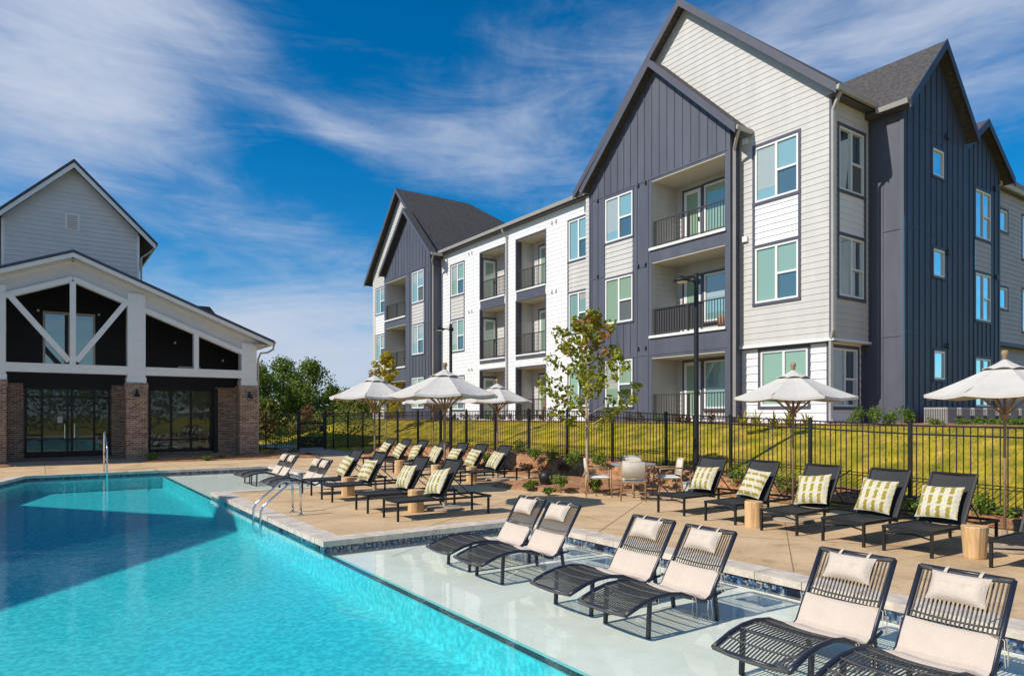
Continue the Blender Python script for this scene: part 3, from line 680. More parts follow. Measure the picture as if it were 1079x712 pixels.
# --- cream end gable (X=18.8)
FX=Fc('X',18.8)
Gm,Gh,Gz,Ge=16.3,5.75,16.45,11.18
def limG(z):
    if z<=E0: return (10.9,21.66)
    t=(Gz-.1-z)/(Gz-Ge)*Gh; return (max(10.9,Gm-t),min(21.66,Gm+t))
cwin=[(11.95,13.46,8.62,10.38),(11.95,13.46,5.42,7.18)]
cpan=(11.95,13.46,7.27,8.53)
mb=MB(); wall(mb,FX,limG,4.1,16.3,cwin+[cpan,(14.24,17.45,4.6,10.5)],.19,.013); mb.build('wall','cream',ap)
for o in cwin: window(FX,o,ap,True,'pane_teal' if o[2]>7 else 'pane_green')
mb=MB(); wall(mb,FX,(cpan[0],cpan[1]),cpan[2],cpan[3],(),.19,.02); mb.build('infill_panel','white',ap)
mb=MB(); FX.box(mb,11.86,11.95,7.2,8.6,-.02,.026); FX.box(mb,13.46,13.55,7.2,8.6,-.02,.026); FX.box(mb,10.86,10.96,4.1,E0,-.03,.035); mb.build('corner_trim','trimdark',ap)
mb=MB(); FX.box(mb,10.84,14.04,4.02,4.10,-.3,.06); mb.build('belt_trim','trimwhite',ap)
# ground floor white
FL=Fc('X',18.93)
gw=(11.72,13.35,2.15,3.9)
mb=MB(); wall(mb,FL,(11.06,14.05),GB,4.03,[gw],.25,.024); mb.build('wall','white',ap); window(FL,gw,ap,True,'pane_green')
mb=MB(); FL.box(mb,11.02,11.12,GB,4.03,-.03,.035); FL.box(mb,11.12,14.05,3.98,4.03,-.02,.05); mb.build('corner_trim','trimdark',ap)
# --- side face (Y=10.88)
FY=Fc('Y',10.88)
sw=[(19.13,20.5,8.45,10.3),(19.13,20.5,5.35,7.12)]; sp_=(19.13,20.5,7.21,8.36)
mb=MB(); wall(mb,FY,(18.82,20.85),4.1,E0,sw+[sp_],.19,.013); mb.build('wall','cream',ap)
for o in sw: window(FY,o,ap,False,'pane_shade')
mb=MB(); wall(mb,FY,(sp_[0],sp_[1]),sp_[2],sp_[3],(),.19,.02); mb.build('infill_panel','white',ap)
mb=MB(); FY.box(mb,19.04,19.13,7.15,8.45,-.02,.026); FY.box(mb,20.5,20.59,7.15,8.45,-.02,.026); FY.box(mb,18.77,18.87,4.1,E0,-.03,.035); FY.box(mb,20.76,20.84,4.1,E0,-.03,.035); mb.build('corner_trim','trimdark',ap)
mb=MB(); FY.box(mb,18.77,20.85,4.02,4.10,-.2,.06); mb.build('belt_trim','trimwhite',ap)
FYL=Fc('Y',11.03); lw=(19.03,20.42,2.12,3.85)
mb=MB(); wall(mb,FYL,(18.95,20.6),GB,4.03,[lw],.25,.024); mb.build('wall','white',ap); window(FYL,lw,ap,False,'pane_shade')
mb=MB(); FYL.box(mb,18.90,19.0,GB,4.03,-.03,.035); mb.build('corner_trim','trimdark',ap)
# strip facing -X
FS=Fc('X',20.85); mb=MB(); wall(mb,FS,(9.87,11.06),GB,E0); wall(mb,Fc('Y',11.06),(20.55,20.85),GB,4.1)
mb.build('wall','dark',ap)
mb=MB(); FS.box(mb,10.47,10.53,GB,E0,-.01,.02); FS.box(mb,9.87,9.97,GB,E0,-.01,.022)
for z in (4.2,7.35,10.55): FS.box(mb,9.97,10.47,z,z+.05,-.01,.018)
mb.build('corner_trim','dark',ap)
# --- dark side wing gable (Y=9.87)
FW=Fc('Y',9.87); Wm,Wh,Wz,We=22.85,2.3,13.35,10.95
def limW(z):
    if z<=E0-.1: return (20.87,25.0)
    t=(Wz-.1-z)/(Wz-We)*Wh; return (max(20.87,Wm-t),min(25.0,Wm+t))
small=[(22.62,23.37,9.27,10.12),(22.66,23.41,6.17,7.02),(22.70,23.45,2.98,3.87)]
mb=MB(); wall(mb,FW,limW,GB,13.22,small); mb.build('wall','navy',ap)
mb=MB(); battens(mb,FW,limW,GB,13.1,small,.37)
for z in (4.3,7.42,10.6): FW.box(mb,20.9,24.98,z,z+.04,-.01,.012)
mb.build('batten','navy',ap)
for i,o in enumerate(small): window(FW,o,ap,False,'pane_sky' if i<2 else 'pane_teal',single=True,trim='navy',tw=.07)
mb=MB(); wall(mb,Fc('X',25.0),(9.87,11.4),GB,11,); mb.build('wall','navy',ap)
# --- second small gable (Y=11.0)
F2=Fc('Y',11.0); m2,h2,z2,e2=29.0,2.45,12.85,11.12
def lim2(z):
    if z<=11.0: return (26.8,30.85)
    t=(z2-.1-z)/(z2-e2)*h2; return (max(26.8,m2-t),min(30.85,m2+t))
w2s=[(28.6,29.95,8.5,10.3),(28.6,29.95,5.42,7.18),(28.6,29.95,2.2,4.0)]
p2=(28.6,29.95,7.27,8.41)
mb=MB(); wall(mb,F2,lim2,GB,12.6,w2s+[p2]); mb.build('wall','navy',ap)
mb=MB(); battens(mb,F2,lim2,GB,12.6,w2s+[p2],.37); mb.build('batten','navy',ap)
mb=MB(); wall(mb,F2,(p2[0],p2[1]),p2[2],p2[3],(),.19,.02); mb.build('infill_panel','greysiding',ap)
for o in w2s: window(F2,o,ap,False,'pane_sky',trim='navy')
mb=MB(); wall(mb,Fc('X',26.8),(11.,11.6),GB,11.1); mb.build('wall','navy',ap)
# --- far cream wall (Y=11.4)
F5=Fc('Y',11.4); w5=[(31.85,32.65,9.35,10.2),(31.85,32.65,6.2,7.05),(34.2,35.7,8.5,10.3),(34.2,35.7,5.42,7.18),(31.9,32.6,3.1,3.95)]
mb=MB(); wall(mb,F5,(30.85,46),4.85,11.05,w5,.19,.024); wall(mb,F5,(25,26.8),4.85,11.05,(),.19,.024); wall(mb,Fc('Y',11.7),(30.85,46),GB,4.85,[],.19,.024); mb.build('wall','greysiding',ap)
for o in w5[:4]: window(F5,o,ap,False,'pane_sky',single=(o[1]-o[0]<1))
mb=MB(); F5.box(mb,30.85,46,4.7,4.85,-.3,.05); mb.build('belt_trim','trimdark',ap)
# --- charcoal gable bay (X=18.3)
FD=Fc('X',18.3); Dm,Dh,Dz,De=17.3,3.72,14.62,10.98
def limD(z):
    if z<=10.95: return (14.05,20.85)
    t=(Dz-.1-z)/(Dz-De)*Dh; return (max(14.05,Dm-t),min(20.85,Dm+t))
dwin=[(18.42,19.92,8.6,10.32),(18.42,19.92,5.42,7.18),(18.42,19.92,2.2,4.0)]
dpan=(18.42,19.92,7.24,8.54)
dbal=[(14.24,17.45,7.93,10.36),(14.24,17.45,4.75,7.4),(14.24,17.45,1.66,3.95)]
ops=dwin+[dpan]+dbal
mb=MB(); wall(mb,FD,limD,GB,14.5,ops); wall(mb,Fc('Y',14.05),(18.3,19.1),GB,11.3); wall(mb,Fc('Y',20.85),(18.3,19.0),GB,11.0); mb.build('wall','dark',ap)
mb=MB(); battens(mb,FD,limD,10.5,14.35,[],.36)
battens(mb,FD,(17.95,20.85),4.1,10.45,dwin+[dpan],.36,start=18.2); battens(mb,FD,(17.95,20.85),GB,4.02,dwin,.36,start=18.2)
FD.box(mb,14.05,17.6,10.44,10.50,-.01,.018); FD.box(mb,17.6,20.85,10.44,10.48,-.01,.016)
FD.box(mb,14.05,20.85,4.05,4.09,-.01,.015); FD.box(mb,20.05,20.85,7.3,7.34,-.01,.016); FD.box(mb,17.6,18.3,7.3,7.34,-.01,.016)
FD.box(mb,17.62,17.68,GB,10.44,-.01,.02); FD.box(mb,20.78,20.87,GB,10.95,-.03,.024); FD.box(mb,14.02,14.12,GB,10.95,-.03,.024)
mb.build('batten','dark',ap)
mb=MB(); wall(mb,FD,(dpan[0],dpan[1]),dpan[2],dpan[3],(),.19,.02); mb.build('infill_panel','cream',ap)
for i,o in enumerate(dwin): window(FD,o,ap,True,['pane_teal','pane_green','pane_green'][i],tw=.06)
for i,o in enumerate(dbal):
    b_=balcony(FD,o,1.35,ap,.98)
    mb=MB()
    if i<2: FD.box(mb,o[0]-.06,o[1]+.1,o[2]-.09,o[2]-.0,-.1,.07); mb.build('slab_edge','trimwhite',b_)
    if i==1:
        mb=MB(); FD.box(mb,o[0]+.95,o[1]-.08,o[2]+.12,o[2]+.94,-.135,-.125); mb.build('privacy_screen','acdark',b_)
# --- white middle facade (X=19.0)
FM=Fc('X',19.0)
mw=[(21.72,23.02,8.55,10.3),(21.72,23.02,5.42,7.16),(21.72,23.02,2.25,4.0),(31.92,33.34,8.5,10.22),(31.92,33.34,5.42,7.15),(31.92,33.34,2.2,4.0)]
mp=[(21.72,23.02,7.22,8.49),(31.92,33.34,7.22,8.44)]
mbal=[(24.68,26.97,7.87,10.3),(28.0,30.25,7.87,10.33),(24.68,26.97,4.78,7.36),(28.0,30.25,4.78,7.36),(24.68,26.97,1.68,4.15),(28.0,30.25,1.68,4.2)]
bands=[(24.68,26.97,7.36,7.87),(28.0,30.25,7.36,7.87)]
mb=MB(); wall(mb,FM,(20.9,34.5),GB,11.05,mw+mp+mbal+bands,.19,.012); mb.build('wall','white',ap)
mb=MB()
for o in mp: wall(mb,FM,(o[0],o[1]),o[2],o[3],(),.19,.02)
mb.build('infill_panel','cream',ap)
for i,o in enumerate(mw): window(FM,o,ap,True,['pane_teal','pane_teal','pane_green','pane_green','pane_green','pane_green'][i],tw=.07)
mb=MB()
for o in mp: FM.box(mb,o[0]-.07,o[0],o[2]-.05,o[3]+.05,-.02,.026); FM.box(mb,o[1],o[1]+.07,o[2]-.05,o[3]+.05,-.02,.026)
for o in bands: FM.box(mb,o[0]-.0,o[1]+.0,o[2],o[3]-.07,-.1,.02)
for o in ((24.68,26.97,4.55,4.78),(28.0,30.25,4.55,4.78)): FM.box(mb,o[0]-.04,o[1]+.04,o[2],o[3]-.06,-.1,.03)
for o in mbal:
    FM.box(mb,o[0]-.06,o[0],o[2],o[3]+.06,-.05,.03); FM.box(mb,o[1],o[1]+.06,o[2],o[3]+.06,-.05,.03); FM.box(mb,o[0],o[1],o[3],o[3]+.06,-.05,.028)
mb.build('opening_trim','trimdark',ap)
for i,o in enumerate(mbal):
    b_=balcony(FM,o,.98,ap,.98,wallm='cream',darkleft=.28 if i%2==0 else .1,doorside='lo' if i%2==0 else 'side')
    mb=MB()
    if o[2]>2: FM.box(mb,o[0]-.05,o[1]+.05,o[2]-.068,o[2]-.0,-.1,.06); mb.build('slab_edge','trimwhite',b_)
# --- left wing: charcoal gable in front of white gable
FL2=Fc('X',18.3); Lm,Lh,Lz,Le=37.35,3.5,14.3,10.95
def limL(z):
    if z<=10.9: return (34.48,40.76)
    t=(Lz-.1-z)/(Lz-Le)*Lh; return (max(34.48,Lm-t),min(40.76,Lm+t))
lwin=[(35.28,36.8,8.5,10.35),(35.28,36.8,5.46,7.2),(35.28,36.8,2.3,4.1)]; lpan=(35.28,36.8,7.26,8.44)
lbal=[(37.68,40.57,7.93,10.33),(37.68,40.57,4.87,7.42),(37.68,40.57,1.66,4.0)]
mb=MB(); wall(mb,FL2,limL,GB,14.18,lwin+[lpan]+lbal); wall(mb,Fc('Y',34.48),(18.3,19.02),GB,11.2); mb.build('wall','dark',ap)
mb=MB(); battens(mb,FL2,limL,10.5,14.05,[],.4); battens(mb,FL2,(34.5,37.5),GB,10.45,lwin+[lpan],.4); FL2.box(mb,34.46,40.78,10.44,10.5,-.01,.018); FL2.box(mb,34.44,34.56,GB,10.95,-.03,.024); mb.build('batten','dark',ap)
mb=MB(); wall(mb,FL2,(lpan[0],lpan[1]),lpan[2],lpan[3],(),.19,.02); mb.build('infill_panel','cream',ap)
for i,o in enumerate(lwin): window(FL2,o,ap,True,['pane_teal','pane_teal','pane_green'][i],tw=.06)
for i,o in enumerate(lbal):
    b_=balcony(FL2,o,1.35,ap,.98)
    if i<2:
        mb=MB(); FL2.box(mb,o[0]-.06,o[1]+.1,o[2]-.09,o[2],-.1,.07); mb.build('slab_edge','trimwhite',b_)
FLW=Fc('X',18.8); Qm,Qh,Qz,Qe=39.3,5.05,16.1,10.95
def limQ(z):
    if z<=10.9: return (34.6,43.75)
    t=(Qz-.1-z)/(Qz-Qe)*Qh; return (max(34.6,Qm-t),min(43.75,Qm+t))
qw=[(41.75,43.2,8.65,10.38),(41.75,43.2,5.5,7.25),(41.75,43.2,2.3,4.1)]; qp=(41.75,43.2,7.31,8.59)
mb=MB(); wall(mb,FLW,limQ,GB,15.98,qw+[qp,(37.68,40.57,1.5,10.5)],.19,.013); mb.build('wall','cream',ap)
mb=MB(); wall(mb,FLW,(qp[0],qp[1]),qp[2],qp[3],(),.19,.02); mb.build('infill_panel','white',ap)
for o in qw: window(FLW,o,ap,True,'pane_teal',tw=.06)
mb=MB(); wall(mb,Fc('Y',43.75),(18.8,34),GB,11.0,(),.19,.02); mb.build('wall','greysiding',ap)
# --- roofs
mb=MB(); gable_roof(mb,'X',Gm,Gh,Gz,Ge,18.42,23); gable_roof(mb,'X',Gm,5.1,Gz-.004,Ge,23.0,38); mb.build('roof','shingle',ap)
mb=MB(); gable_roof(mb,'X',Dm,Dh,Dz,De,17.95,19.5); mb.build('roof','shingle',ap)
mb=MB(); gable_roof(mb,'Y',Wm,Wh,Wz,We,9.55,16.2); mb.build('roof','shingle',ap)
mb=MB(); gable_roof(mb,'Y',m2,h2,z2,e2,10.7,16.); mb.build('roof','shingle',ap)
mb=MB(); mb.hexa([(18.7,20.9,11.02),(18.7,34.6,11.02),(25,34.6,11.4),(25,20.9,11.4),(18.7,20.9,11.18),(18.7,34.6,11.18),(25,34.6,11.9),(25,20.9,11.9)])
mb.hexa([(30.5,11.15,11.0),(46,11.15,11.0),(46,17,12.),(30.5,17,12.),(30.5,11.15,11.15),(46,11.15,11.15),(46,17,13.2),(30.5,17,13.2)]); mb.build('roof','shingle',ap)
mb=MB(); gable_roof(mb,'X',Lm,Lh,Lz,Le,17.95,18.43); mb.build('roof','shingle',ap)
mb=MB()
a=Qm-Qh; b=Qm+Qh
mb.add([(18.4,Qm,Qz),(23.7,Qm,Qz),(33,a,Qe),(18.4,a,Qe),(33,b,Qe),(18.4,b,Qe),
        (18.4,Qm,Qz-.16),(18.4,a,Qe-.16),(18.4,b,Qe-.16),(33,a,Qe-.16),(33,b,Qe-.16)],
       [(0,1,2,3),(1,0,5,4),(1,4,2),(0,3,7,6),(0,6,8,5),(3,2,9,7),(4,5,8,10),(2,4,10,9)]); mb.build('roof','shingle',ap)
# rake boards + soffits
mb=MB(); rake(mb,'X',Gm,Gh,Gz,Ge,18.44); rake(mb,'X',Dm,Dh,Dz,De,17.97); rake(mb,'X',Lm,Lh,Lz,Le,17.97); rake(mb,'X',Qm,Qh,Qz,Qe,18.42); mb.build('rake_board','trimdark',ap)
mb=MB(); rake(mb,'Y',Wm,Wh,Wz,We,9.57); rake(mb,'Y',m2,h2,z2,e2,10.72); mb.build('rake_board','navy',ap)
mb=MB()
gutter(mb,(18.42,10.58,11.02),(20.6,10.58,11.02),(0,-1,0)); gutter(mb,(20.58,9.6,10.84),(20.58,10.5,10.84),(-1,0,0)); gutter(mb,(18.72,21.0,11.04),(18.72,34.2,11.04),(-1,0,0))
gutter(mb,(17.98,13.62,10.84),(18.75,13.62,10.84),(0,-1,0)); gutter(mb,(17.98,33.88,10.84),(18.7,33.88,10.84),(0,-1,0)); gutter(mb,(17.98,20.98,10.84),(18.75,20.98,10.84),(0,1,0)); gutter(mb,(30.9,11.2,10.98),(46,11.2,10.98),(0,-1,0))
mb.build('gutter','gutter',ap)
mb=MB(); mb.box(18.44,20.85,10.60,10.9,10.98,11.0); mb.box(18.74,19.0,20.9,34.5,10.98,11.02); mb.box(30.85,46,11.2,11.4,10.95,10.98); mb.box(20.6,20.86,9.6,11,10.80,10.83); mb.build('soffit','trimdark',ap)
# downspouts
def spout(pts): 
    mb=MB(); mb.tube(pts,.045,square=True); mb.build('downspout','gutter',ap)
spout([(18.60,10.52,11.0),(18.62,10.6,10.9),(18.70,10.80,10.6),(18.70,10.80,4.3),(18.80,10.93,4.0),(18.80,10.93,1.75),(18.6,10.8,1.7)])
spout([(18.1,13.55,10.85),(18.2,13.7,10.7),(18.42,13.98,10.4),(18.42,13.98,1.8)])
spout([(18.66,27.73,11.0),(18.72,27.73,10.85),(18.93,27.73,10.6),(18.93,27.73,1.8)])
spout([(18.1,33.8,10.85),(18.3,34.3,10.6),(18.4,34.40,10.4),(18.4,34.40,1.8)])
spout([(30.7,10.9,10.9),(30.95,11.3,10.6),(30.95,11.3,1.8)])
# small wall vents
mb=MB()
def vent(F,a,z,s=.07): F.box(mb,a-s,a+s,z-s,z+s,-.02,.09)
for z in (4.35,7.4,10.4):
    for a in (17.75,18.12,20.35): vent(FD,a,z,.045)
mb.build('wall_vent','trimdark',ap)
mb=MB()
for z in (4.35,7.45,10.55):
    for a in (23.9,24.2,31.1,31.4): vent(FM,a,z,.055)
for a,z in ((13.8,7.55),(13.8,10.7)): vent(FX,a,z,.09)
mb.build('wall_vent','trimwhite',ap)
mb=MB()
for a,z in ((23.55,10.65),(23.6,7.0),(23.6,4.05)): vent(FW,a,z,.08)
for a,z in ((27.6,10.7),(27.7,7.3),(30.3,10.6),(30.4,7.2)): vent(F2,a,z,.09)
mb.build('wall_vent','navy',ap)
# ------------------------------------------------------------ clubhouse
cb=empty('clubhouse',(0,0,0),0,label='gabled pool clubhouse with white timber porch trusses on brown brick columns',category='building')
YC=31.65; FC=Fc('Y',YC)
ctr=1.12; sl_=.40; za=8.20
def zr(x): return za-sl_*abs(x-ctr)
# brick columns
for x0,x1 in ((-1.72,-.97),(2.93,3.70),(7.33,8.10),(-6.0,-5.25)):
    mb=MB(); mb.box(x0,x1,YC,YC+.75,0,1.0); mb.box(x0-.03,x1+.03,YC-.03,YC+.78,1.0,1.08); mb.box(x0,x1,YC,YC+.75,1.08,2.95); mb.box(x0-.03,x1+.03,YC-.03,YC+.78,2.95,3.2); mb.build('brick_column','brick',cb)
# barn lights
for x in (3.3,7.7):
    mb=MB(); mb.tube([(x,YC-.0,2.78),(x,YC-.1,2.92),(x,YC-.22,2.86)],.02,6); mb.lathe([(.03,2.86),(.05,2.8),(.13,2.66),(.14,2.64)],12,(x,YC-.22)); mb.build('wall_lamp','black',cb)
# white posts
mb=MB()
for x0,x1 in ((-1.67,-.99),(2.99,3.64),(7.42,8.06),(-5.9,-5.3)):
    mb.box(x0,x1,YC+.05,YC+.7,3.2,zr(max(abs(x0-ctr),abs(x1-ctr))+ctr)-.35)
    mb.box(x0-.03,x1+.03,YC+.02,YC+.73,3.2,3.42)
mb.build('porch_post','trimwhite',cb)
# fascia panel between roof line and opening
mb=MB()
def op_top(x): return 7.14-.40*abs(x-ctr)
for s in (-1,1):
    xe=ctr+s*7.2
    f0=lambda x,z:(x,YC+.12,z); f1=lambda x,z:(x,YC+.3,z)
    mb.prism([(ctr,za-.15),(xe,zr(xe)-.15),(xe,zr(xe)-.45),(ctr+s*6.3,op_top(ctr+s*6.3)),(ctr,op_top(ctr))],f0,f1)
mb.build('gable_panel','clubwhite',cb)
mb=MB()
def bar(p,q,wd,y0,y1):
    d=Vector((q[0]-p[0],q[1]-p[1])).normalized(); n=Vector((-d.y,d.x))*wd/2
    pts=[(p[0]+n.x,p[1]+n.y),(q[0]+n.x,q[1]+n.y),(q[0]-n.x,q[1]-n.y),(p[0]-n.x,p[1]-n.y)]
    mb.prism(pts,lambda x,z:(x,y0,z),lambda x,z:(x,y1,z))
y0,y1=YC+.02,YC+.36
for s in (-1,1): 
    bar((ctr,op_top(ctr)+.06),(ctr+s*6.35,op_top(ctr+s*6.35)+.06),.2,y0+.012,y1)
    bar((ctr,za-.24),(ctr+s*7.3,zr(ctr+s*7.3)-.24),.2,y0+.008,y1+.01)
mb.box(-5.3,-1.67,y0,y1,3.52,3.86); mb.box(-.99,2.99,y0,y1,3.52,3.86); mb.box(3.64,7.42,y0,y1,3.52,3.86)
mb.box(ctr-.1,ctr+.1,y0-.006,y1,3.86,7.1); mb.box(5.47,5.66,y0-.004,y1,3.86,5.5); mb.box(-3.4,-3.2,y0-.004,y1,3.86,5.5)
bar((-.92,6.42),(ctr-.12,3.98),.2,y0-.002,y1-.01); bar((2.92,6.42),(ctr+.12,3.98),.2,y0-.003,y1-.01)
mb.build('porch_truss','trimwhite',cb)
# back wall
YW=34.9; FB=Fc('Y',YW)
doorop=(-.46,2.62,.12,3.05); winop=(4.14,6.87,.2,3.08); twin=(.17,2.05,4.05,6.25)
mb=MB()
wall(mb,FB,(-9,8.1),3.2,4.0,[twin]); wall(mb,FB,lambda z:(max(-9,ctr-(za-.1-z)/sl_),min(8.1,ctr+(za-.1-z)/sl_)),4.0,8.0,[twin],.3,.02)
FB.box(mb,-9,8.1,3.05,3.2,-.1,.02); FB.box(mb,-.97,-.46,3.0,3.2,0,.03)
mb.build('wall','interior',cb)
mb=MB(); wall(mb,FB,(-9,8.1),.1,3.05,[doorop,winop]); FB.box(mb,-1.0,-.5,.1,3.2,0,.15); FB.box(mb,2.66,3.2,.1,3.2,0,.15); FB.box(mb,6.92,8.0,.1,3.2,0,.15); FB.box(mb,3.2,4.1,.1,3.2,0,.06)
wall(mb,Fc('X',8.1),(YW,48),0,3.2); mb.build('wall','brick',cb)
mb=MB(); mb.box(-9,8.2,YC-.1,YW+.1,-.02,.10); mb.build('porch_floor','slab',cb)
# doors & glazing
mb=MB(); f=.08
for a in (-.46,.10,1.0,1.16,1.98,2.54): FB.box(mb,a,a+f,.12,3.05,-.08,.03)
FB.box(mb,-.46,2.62,2.97,3.05,-.08,.035); FB.box(mb,-.46,2.62,2.62,2.70,-.08,.033); FB.box(mb,-.46,2.62,.12,.34,-.08,.033); FB.box(mb,-.46,.1,1.0,1.08,-.08,.02); FB.box(mb,2.0,2.62,1.0,1.08,-.08,.02)
dd=mb.build('door','black',cb); p=MB(); FB.box(p,-.4,2.56,.2,3.0,-.07,-.04); p.build('pane','pane_club',dd)
hd=MB(); FB.box(hd,.92,.95,.9,1.5,.05,.08); FB.box(hd,1.27,1.3,.9,1.5,.05,.08); hd.build('handle','chrome',dd)
nb=MB(); FB.box(nb,.68,.86,1.55,1.82,-.035,-.03); nb.build('door_notice','paper',dd)
mb=MB()
for a in (4.14,5.02,5.86,6.79): FB.box(mb,a,a+f,.2,3.08,-.08,.03)
FB.box(mb,4.14,6.87,3.0,3.08,-.08,.035); FB.box(mb,4.14,6.87,.2,.3,-.08,.033); FB.box(mb,4.14,6.87,.72,.79,-.08,.02); FB.box(mb,6.87,7.05,.12,3.15,-.02,.16)
ww=mb.build('window','black',cb); p=MB(); FB.box(p,4.2,6.8,.25,3.05,-.07,-.04); p.build('pane','pane_club',ww)
mb=MB()
for a in (.17,1.97): FB.box(mb,a,a+.08,4.05,6.25,-.05,.04)
FB.box(mb,1.07,1.15,4.05,6.25,-.05,.03); FB.box(mb,.17,2.05,6.17,6.27,-.05,.045)
tw=mb.build('window','cream',cb); p=MB(); FB.box(p,.2,2.0,4.06,6.2,-.045,-.02); p.build('pane','pane_clubsky',tw)
mb=MB(); FB.box(mb,5.35,6.3,3.9,4.15,-.02,.05); fw=mb.build('window','cream',cb); p=MB(); FB.box(p,5.42,6.23,3.92,4.09,.0,.06); p.build('pane','pane_club',fw)
# small porch ceiling lights
for x,z in ((.0,6.1),(2.1,6.1),(5.0,5.1),(7.0,4.4)):
    mb=MB(); mb.lathe([(.04,z-.05),(.05,z),(.02,z+.05)],8,(x,YC+1.8)); mb.build('ceiling_lamp','paper',cb)
# porch roof + main low roof
mb=MB(); gable_roof(mb,'Y',ctr,7.55,za+.02,za+.02-sl_*7.55,YC-.35,46,.14); mb.build('roof','shingle',cb)
mb=MB(); rake(mb,'Y',ctr,7.55,za+.0,za-sl_*7.55,YC-.33,.04,.22,-.05); mb.build('rake_board','trimwhite',cb)
mb=MB()
for s in (-1,1):
    e=ctr+s*7.6; mb.hexa([(ctr,YC-.42,za-.03),(e,YC-.42,za-.03-sl_*7.6),(e,YC-.3,za-.03-sl_*7.6),(ctr,YC-.3,za-.03),(ctr,YC-.42,za+.06),(e,YC-.42,za+.06-sl_*7.6),(e,YC-.3,za+.06-sl_*7.6),(ctr,YC-.3,za+.06)])
mb.build('drip_edge','navy',cb)
mb=MB(); mb.box(7.9,8.65,YC-.3,46,5.0,5.03); mb.box(-6.4,-5.4,YC-.3,46,5.0,5.03); mb.build('soffit','ceil',cb)
mb=MB(); gutter(mb,(8.68,YC-.35,5.05),(8.68,46,5.05),(1,0,0)); mb.build('gutter','gutter',cb)
mb=MB(); mb.tube([(8.75,YC-.2,5.06),(8.72,YC-.2,4.85),(8.5,YC-.1,4.7),(8.22,YC,4.66),(8.16,YC+.2,4.4),(8.16,YC+.3,.1)],.045,8); mb.build('downspout','gutter',cb)
mb=MB(); mb.box(8.07,8.13,YC+.75,YW,3.25,5.0); mb.box(-5.3,-5.2,YC,YW,0.1,5.5); mb.build('side_wall','clubwhite',cb)
# upper gable
YU=36.; FU=Fc('Y',YU)
mb=MB(); limU=lambda z:(max(-1.25,1.3-(12.85-z)/1.0),min(3.85,1.3+(12.85-z)/1.0))
wall(mb,FU,limU,6.9,12.8,[],.2,.024); wall(mb,Fc('X',3.85),(YU,48),5.5,10.3,(),.2,0.0); wall(mb,Fc('X',-1.25),(YU,48),5.5,10.3,(),.2,0.0); mb.build('wall','clubwhite',cb)
mb=MB(); FU.box(mb,3.77,3.88,6.9,10.2,-.03,.035); FU.box(mb,-1.28,-1.17,6.9,10.2,-.03,.035); mb.build('corner_trim','trimwhite',cb)
mb=MB(); FU.box(mb,.98,1.52,10.05,10.8,-.02,.05); vv=mb.build('gable_vent','trimwhite',cb)
mb=MB()
for i in range(8): FU.box(mb,1.06,1.44,10.12+.08*i,10.15+.08*i,.05,.08)
mb.build('louvre','gutter',vv)
mb=MB(); gable_roof(mb,'Y',1.3,3.2,13.05,9.9,YU-.45,48); mb.build('roof','shingle',cb)
mb=MB(); rake(mb,'Y',1.3,3.2,13.0,9.85,YU-.43,.04,.26,-.04); mb.build('rake_board','trimwhite',cb)
mb=MB()
for s in (-1,1):
    e=1.3+s*3.25; mb.hexa([(1.3,YU-.52,13.0),(e,YU-.52,13.0-3.2),(e,YU-.4,13.0-3.2),(1.3,YU-.4,13.0),(1.3,YU-.52,13.1),(e,YU-.52,13.1-3.2),(e,YU-.4,13.1-3.2),(1.3,YU-.4,13.1)])
mb.build('drip_edge','navy',cb)
mb=MB(); gutter(mb,(4.5,YU-.4,9.78),(4.5,48,9.78),(1,0,0)); mb.tube([(4.55,YU-.1,9.8),(4.3,YU,9.5),(3.95,YU-.02,9.2),(3.95,YU-.02,6.9)],.045,8); mb.build('gutter','gutter',cb)
# hip roof at the back right
mb=MB(); mb.add([(5.4,38,5.2),(9.2,38,5.2),(9.2,46,5.2),(5.4,46,5.2),(6.2,39,7.65),(7.5,39,7.65),(7.5,45,7.65),(6.2,45,7.65)],[(0,1,5,4),(1,2,6,5),(2,3,7,6),(3,0,4,7),(4,5,6,7)]); mb.build('roof','shingle',cb)
# left wing outside the frame (it throws the gable shadow onto the pool)
mb=MB(); wx0,wx1=-26,-12.0; wm=17.9; wh=8.0
mb.prism([(wm-wh+.5,0),(wm+wh-.5,0),(wm+wh-.5,8.0),(wm,13.2),(wm-wh+.5,8.0)],lambda y,z:(wx0,y,z),lambda y,z:(wx1,y,z)); wg=mb.build('wing','clubwhite',cb)
mb=MB(); gable_roof(mb,'X',wm,wh,13.45,7.9,wx0-.3,wx1+.4); mb.build('wing_roof','shingle',wg)
# ------------------------------------------------------------ fences
FT=[(0,1.58),(6.3,1.67),(14.4,1.97),(18,2.03),(26,2.03),(36.5,2.0)]
def ft(y):
    for (a,b),(c,d) in zip(FT,FT[1:]):
        if y<=c: return lerp(b,d,(y-a)/(c-a))
    return 2.0
fe=empty('pool_fence',(0,0,0),0,label='long black metal picket fence between the deck planting bed and the lawn slope',category='fence')
ys_=[0.15+2.03*i for i in range(19)]
py=[6.28+2.03*i for i in range(-3,15)]
def seg(mb,p0,p1,top0,top1,b0,b1,n):
    """one fence bay between posts p0,p1 (x,y)"""
    for (zt0,zt1) in ((top0,top1),(top0-.16,top1-.16),(b0+.14,b1+.14)):
        a=Vector((p0[0],p0[1],zt0)); b=Vector((p1[0],p1[1],zt1)); mb.tube([a,b],.016,square=True)
    for i in range(1,n):
        t=i/n; x=lerp(p0[0],p1[0],t); y=lerp(p0[1],p1[1],t)
        mb.box(x-.008,x+.008,y-.008,y+.008,lerp(b0,b1,t)+.06,lerp(top0,top1,t))
